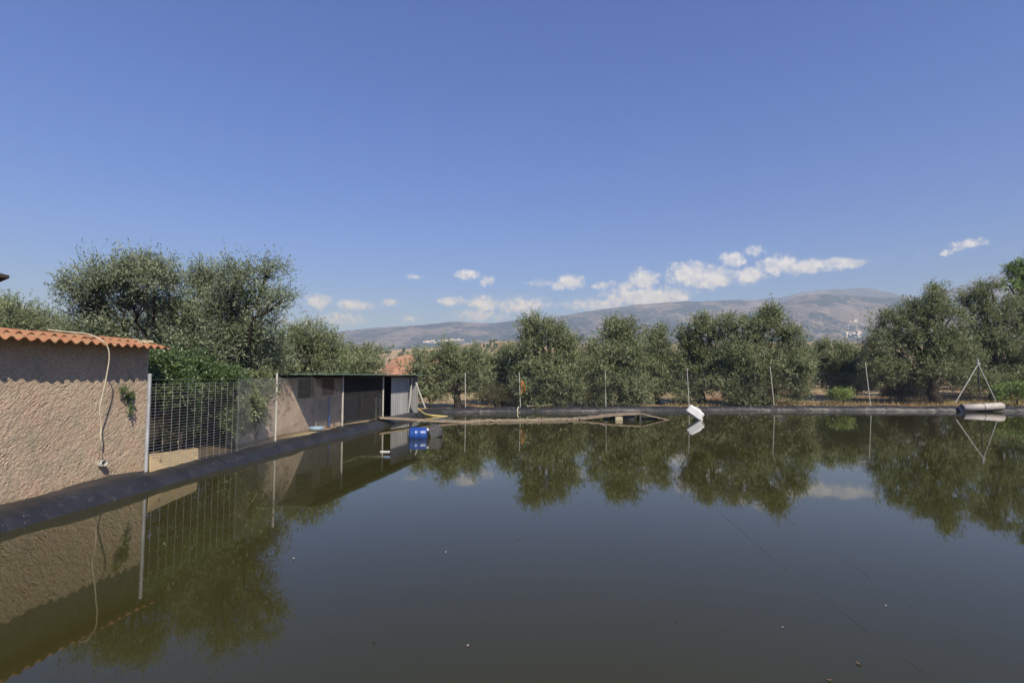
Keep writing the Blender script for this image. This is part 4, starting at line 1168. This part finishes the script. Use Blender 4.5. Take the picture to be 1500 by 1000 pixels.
# ------------------------------------------------------------------ sky with its few clouds
sun_dir = -LIGHT
elev = math.asin(sun_dir.z); az = math.atan2(sun_dir.x, sun_dir.y)
w = bpy.data.worlds.new('World'); SC.world = w; w.use_nodes = True; nt = w.node_tree; nt.nodes.clear()
out = nd(nt, 'OutputWorld'); bg = nd(nt, 'Background', {'Strength': .1}); nt.links.new(bg.outputs[0], out.inputs[0])
sky = nd(nt, 'TexSky', sky_type='NISHITA', sun_disc=False, sun_elevation=elev, sun_rotation=az, altitude=600, air_density=1.0, dust_density=.6, ozone_density=2.5)
skyc = mixc(nt, 1.0, sky.outputs[0], (.43, .62, 1.30), 'MULTIPLY')
tc = nd(nt, 'TexCoord'); dirv = tc.outputs['Generated']
sep = nd(nt, 'SeparateXYZ', {0: dirv})
azn = math2(nt, 'ARCTAN2', sep.outputs[0], sep.outputs[1]); eln = math2(nt, 'ARCSINE', sep.outputs[2])
nw = nd(nt, 'TexNoise', {'Vector': dirv, 'Scale': 42, 'Detail': 6, 'Roughness': .62})
warp = nd(nt, 'VectorMath', {0: nw.outputs['Color'], 1: (.5, .5, .5)}, operation='SUBTRACT')
cv = nd(nt, 'CombineXYZ', {0: azn, 1: eln})
warp2 = nd(nt, 'VectorMath', {0: warp, 1: (.02, .014, 0)}, operation='MULTIPLY')
cvw = nd(nt, 'VectorMath', {0: cv, 1: warp2}, operation='ADD').outputs[0]
blobs = [(1010, 402, 34, 17, 1), (1042, 406, 30, 15, 1), (1074, 380, 18, 11, .9), (1104, 368, 18, 8, .6), (1098, 404, 26, 13, .85), (1140, 388, 30, 14, .95), (1180, 390, 36, 12, .95), (1235, 386, 36, 10, .8),
         (942, 410, 22, 14, 1), (915, 420, 12, 7, .8), (883, 417, 20, 7, .6), (945, 434, 62, 14, .95), (985, 438, 28, 10, .8), (880, 446, 60, 9, .6), (835, 412, 20, 10, .85), (820, 419, 11, 7, .8), (790, 414, 20, 5, .4), (765, 447, 40, 13, .65),
         (685, 402, 18, 7, .85), (712, 411, 11, 7, .6), (708, 445, 22, 13, .75), (662, 441, 22, 8, .6), (700, 462, 40, 8, .5), (467, 441, 20, 11, .8), (520, 447, 32, 8, .65), (570, 444, 14, 6, .5), (609, 405, 15, 4, .5),
         (500, 468, 34, 11, .5), (455, 474, 20, 8, .4), (1420, 357, 26, 9, .6), (1395, 368, 20, 6, .45), (1298, 375, 14, 5, .35), (1330, 372, 60, 6, .15), (600, 466, 14, 5, .4), (415, 470, 20, 8, .4)]
acc = None; shade = None
for (u, v, ru, rv_, s) in blobs:
    d = ray(u, v); d /= np.linalg.norm(d); a0 = math.atan2(d[0], d[1]); e0 = math.asin(d[2]); kx = math.cos(a0) ** 2 / F; 
    sub = nd(nt, 'VectorMath', {0: cvw, 1: (a0, e0, 0)}, operation='SUBTRACT')
    sc_ = nd(nt, 'VectorMath', {0: sub, 1: (1 / (ru * kx * 1.22), 1 / (rv_ * kx * 1.25), 0)}, operation='MULTIPLY')
    ln = nd(nt, 'VectorMath', {0: sc_}, operation='LENGTH').outputs['Value']
    b = math2(nt, 'MULTIPLY', math2(nt, 'SUBTRACT', 1.3, ln, True), min(1.0, s * .75 + .3) if s > .35 else s)
    acc = b if acc is None else math2(nt, 'MAXIMUM', acc, b)
nf = nd(nt, 'TexNoise', {'Vector': dirv, 'Scale': 95, 'Detail': 8, 'Roughness': .66}).outputs[0]
dens = math2(nt, 'ADD', acc, math2(nt, 'MULTIPLY', math2(nt, 'SUBTRACT', nf, .5), 1.7))
cov = nd(nt, 'MapRange', {0: dens, 1: .18, 2: .85, 3: 0, 4: .92}, interpolation_type='SMOOTHSTEP').outputs[0]
gate = nd(nt, 'MapRange', {0: acc, 1: .02, 2: .3, 3: 0, 4: 1}).outputs[0]
cov = math2(nt, 'MULTIPLY', cov, gate)
nlo = nd(nt, 'TexNoise', {'Vector': dirv, 'Scale': 70, 'Detail': 4, 'Roughness': .55}).outputs[0]
dup = nd(nt, 'VectorMath', {0: dirv, 1: (.004, 0, .008)}, operation='ADD').outputs[0]
nup = nd(nt, 'TexNoise', {'Vector': dup, 'Scale': 70, 'Detail': 4, 'Roughness': .55}).outputs[0]
emb = math2(nt, 'MULTIPLY', math2(nt, 'SUBTRACT', nlo, nup), 2.6)
tone = math2(nt, 'ADD', nd(nt, 'MapRange', {0: dens, 1: .2, 2: 1.1, 3: .1, 4: .8}).outputs[0], emb, True)
ccol = mixc(nt, tone, (5.1, 5.7, 8.2), (8.4, 8.9, 10.8))
final = mixc(nt, cov, skyc, ccol)
nt.links.new(final, bg.inputs[0])

sun = bpy.data.lights.new('sun', 'SUN'); sun.energy = 5.0; sun.angle = math.radians(.53); sun.color = (1, .95, .87)
so = bpy.data.objects.new('sun', sun); COL.objects.link(so); so.rotation_euler = LIGHT.to_track_quat('-Z', 'Y').to_euler(); so.location = (20, -30, 40)

# ------------------------------------------------------------------ camera
cam = bpy.data.cameras.new('camera'); cam.sensor_width = 36; cam.sensor_fit = 'HORIZONTAL'; cam.lens = 36 * F / 1500; cam.clip_end = 20000; cam.clip_start = .05
co = bpy.data.objects.new('camera', cam); COL.objects.link(co); co.location = (0, 0, H); co.rotation_euler = (math.pi / 2 + PITCH, 0, 0); SC.camera = co

SC.view_settings.view_transform = 'Standard'; SC.view_settings.look = 'None'; SC.view_settings.gamma = 1; SC.view_settings.exposure = .25; SC.view_settings.use_curve_mapping = False
cy = SC.cycles
cy.max_bounces = 8; cy.diffuse_bounces = 3; cy.glossy_bounces = 4; cy.transmission_bounces = 3; cy.volume_bounces = 0; cy.transparent_max_bounces = 8
cy.use_denoising = True
try: cy.denoiser = 'OPENIMAGEDENOISE'; cy.denoising_input_passes = 'RGB_ALBEDO_NORMAL'
except Exception: pass
cy.sample_clamp_indirect = 6
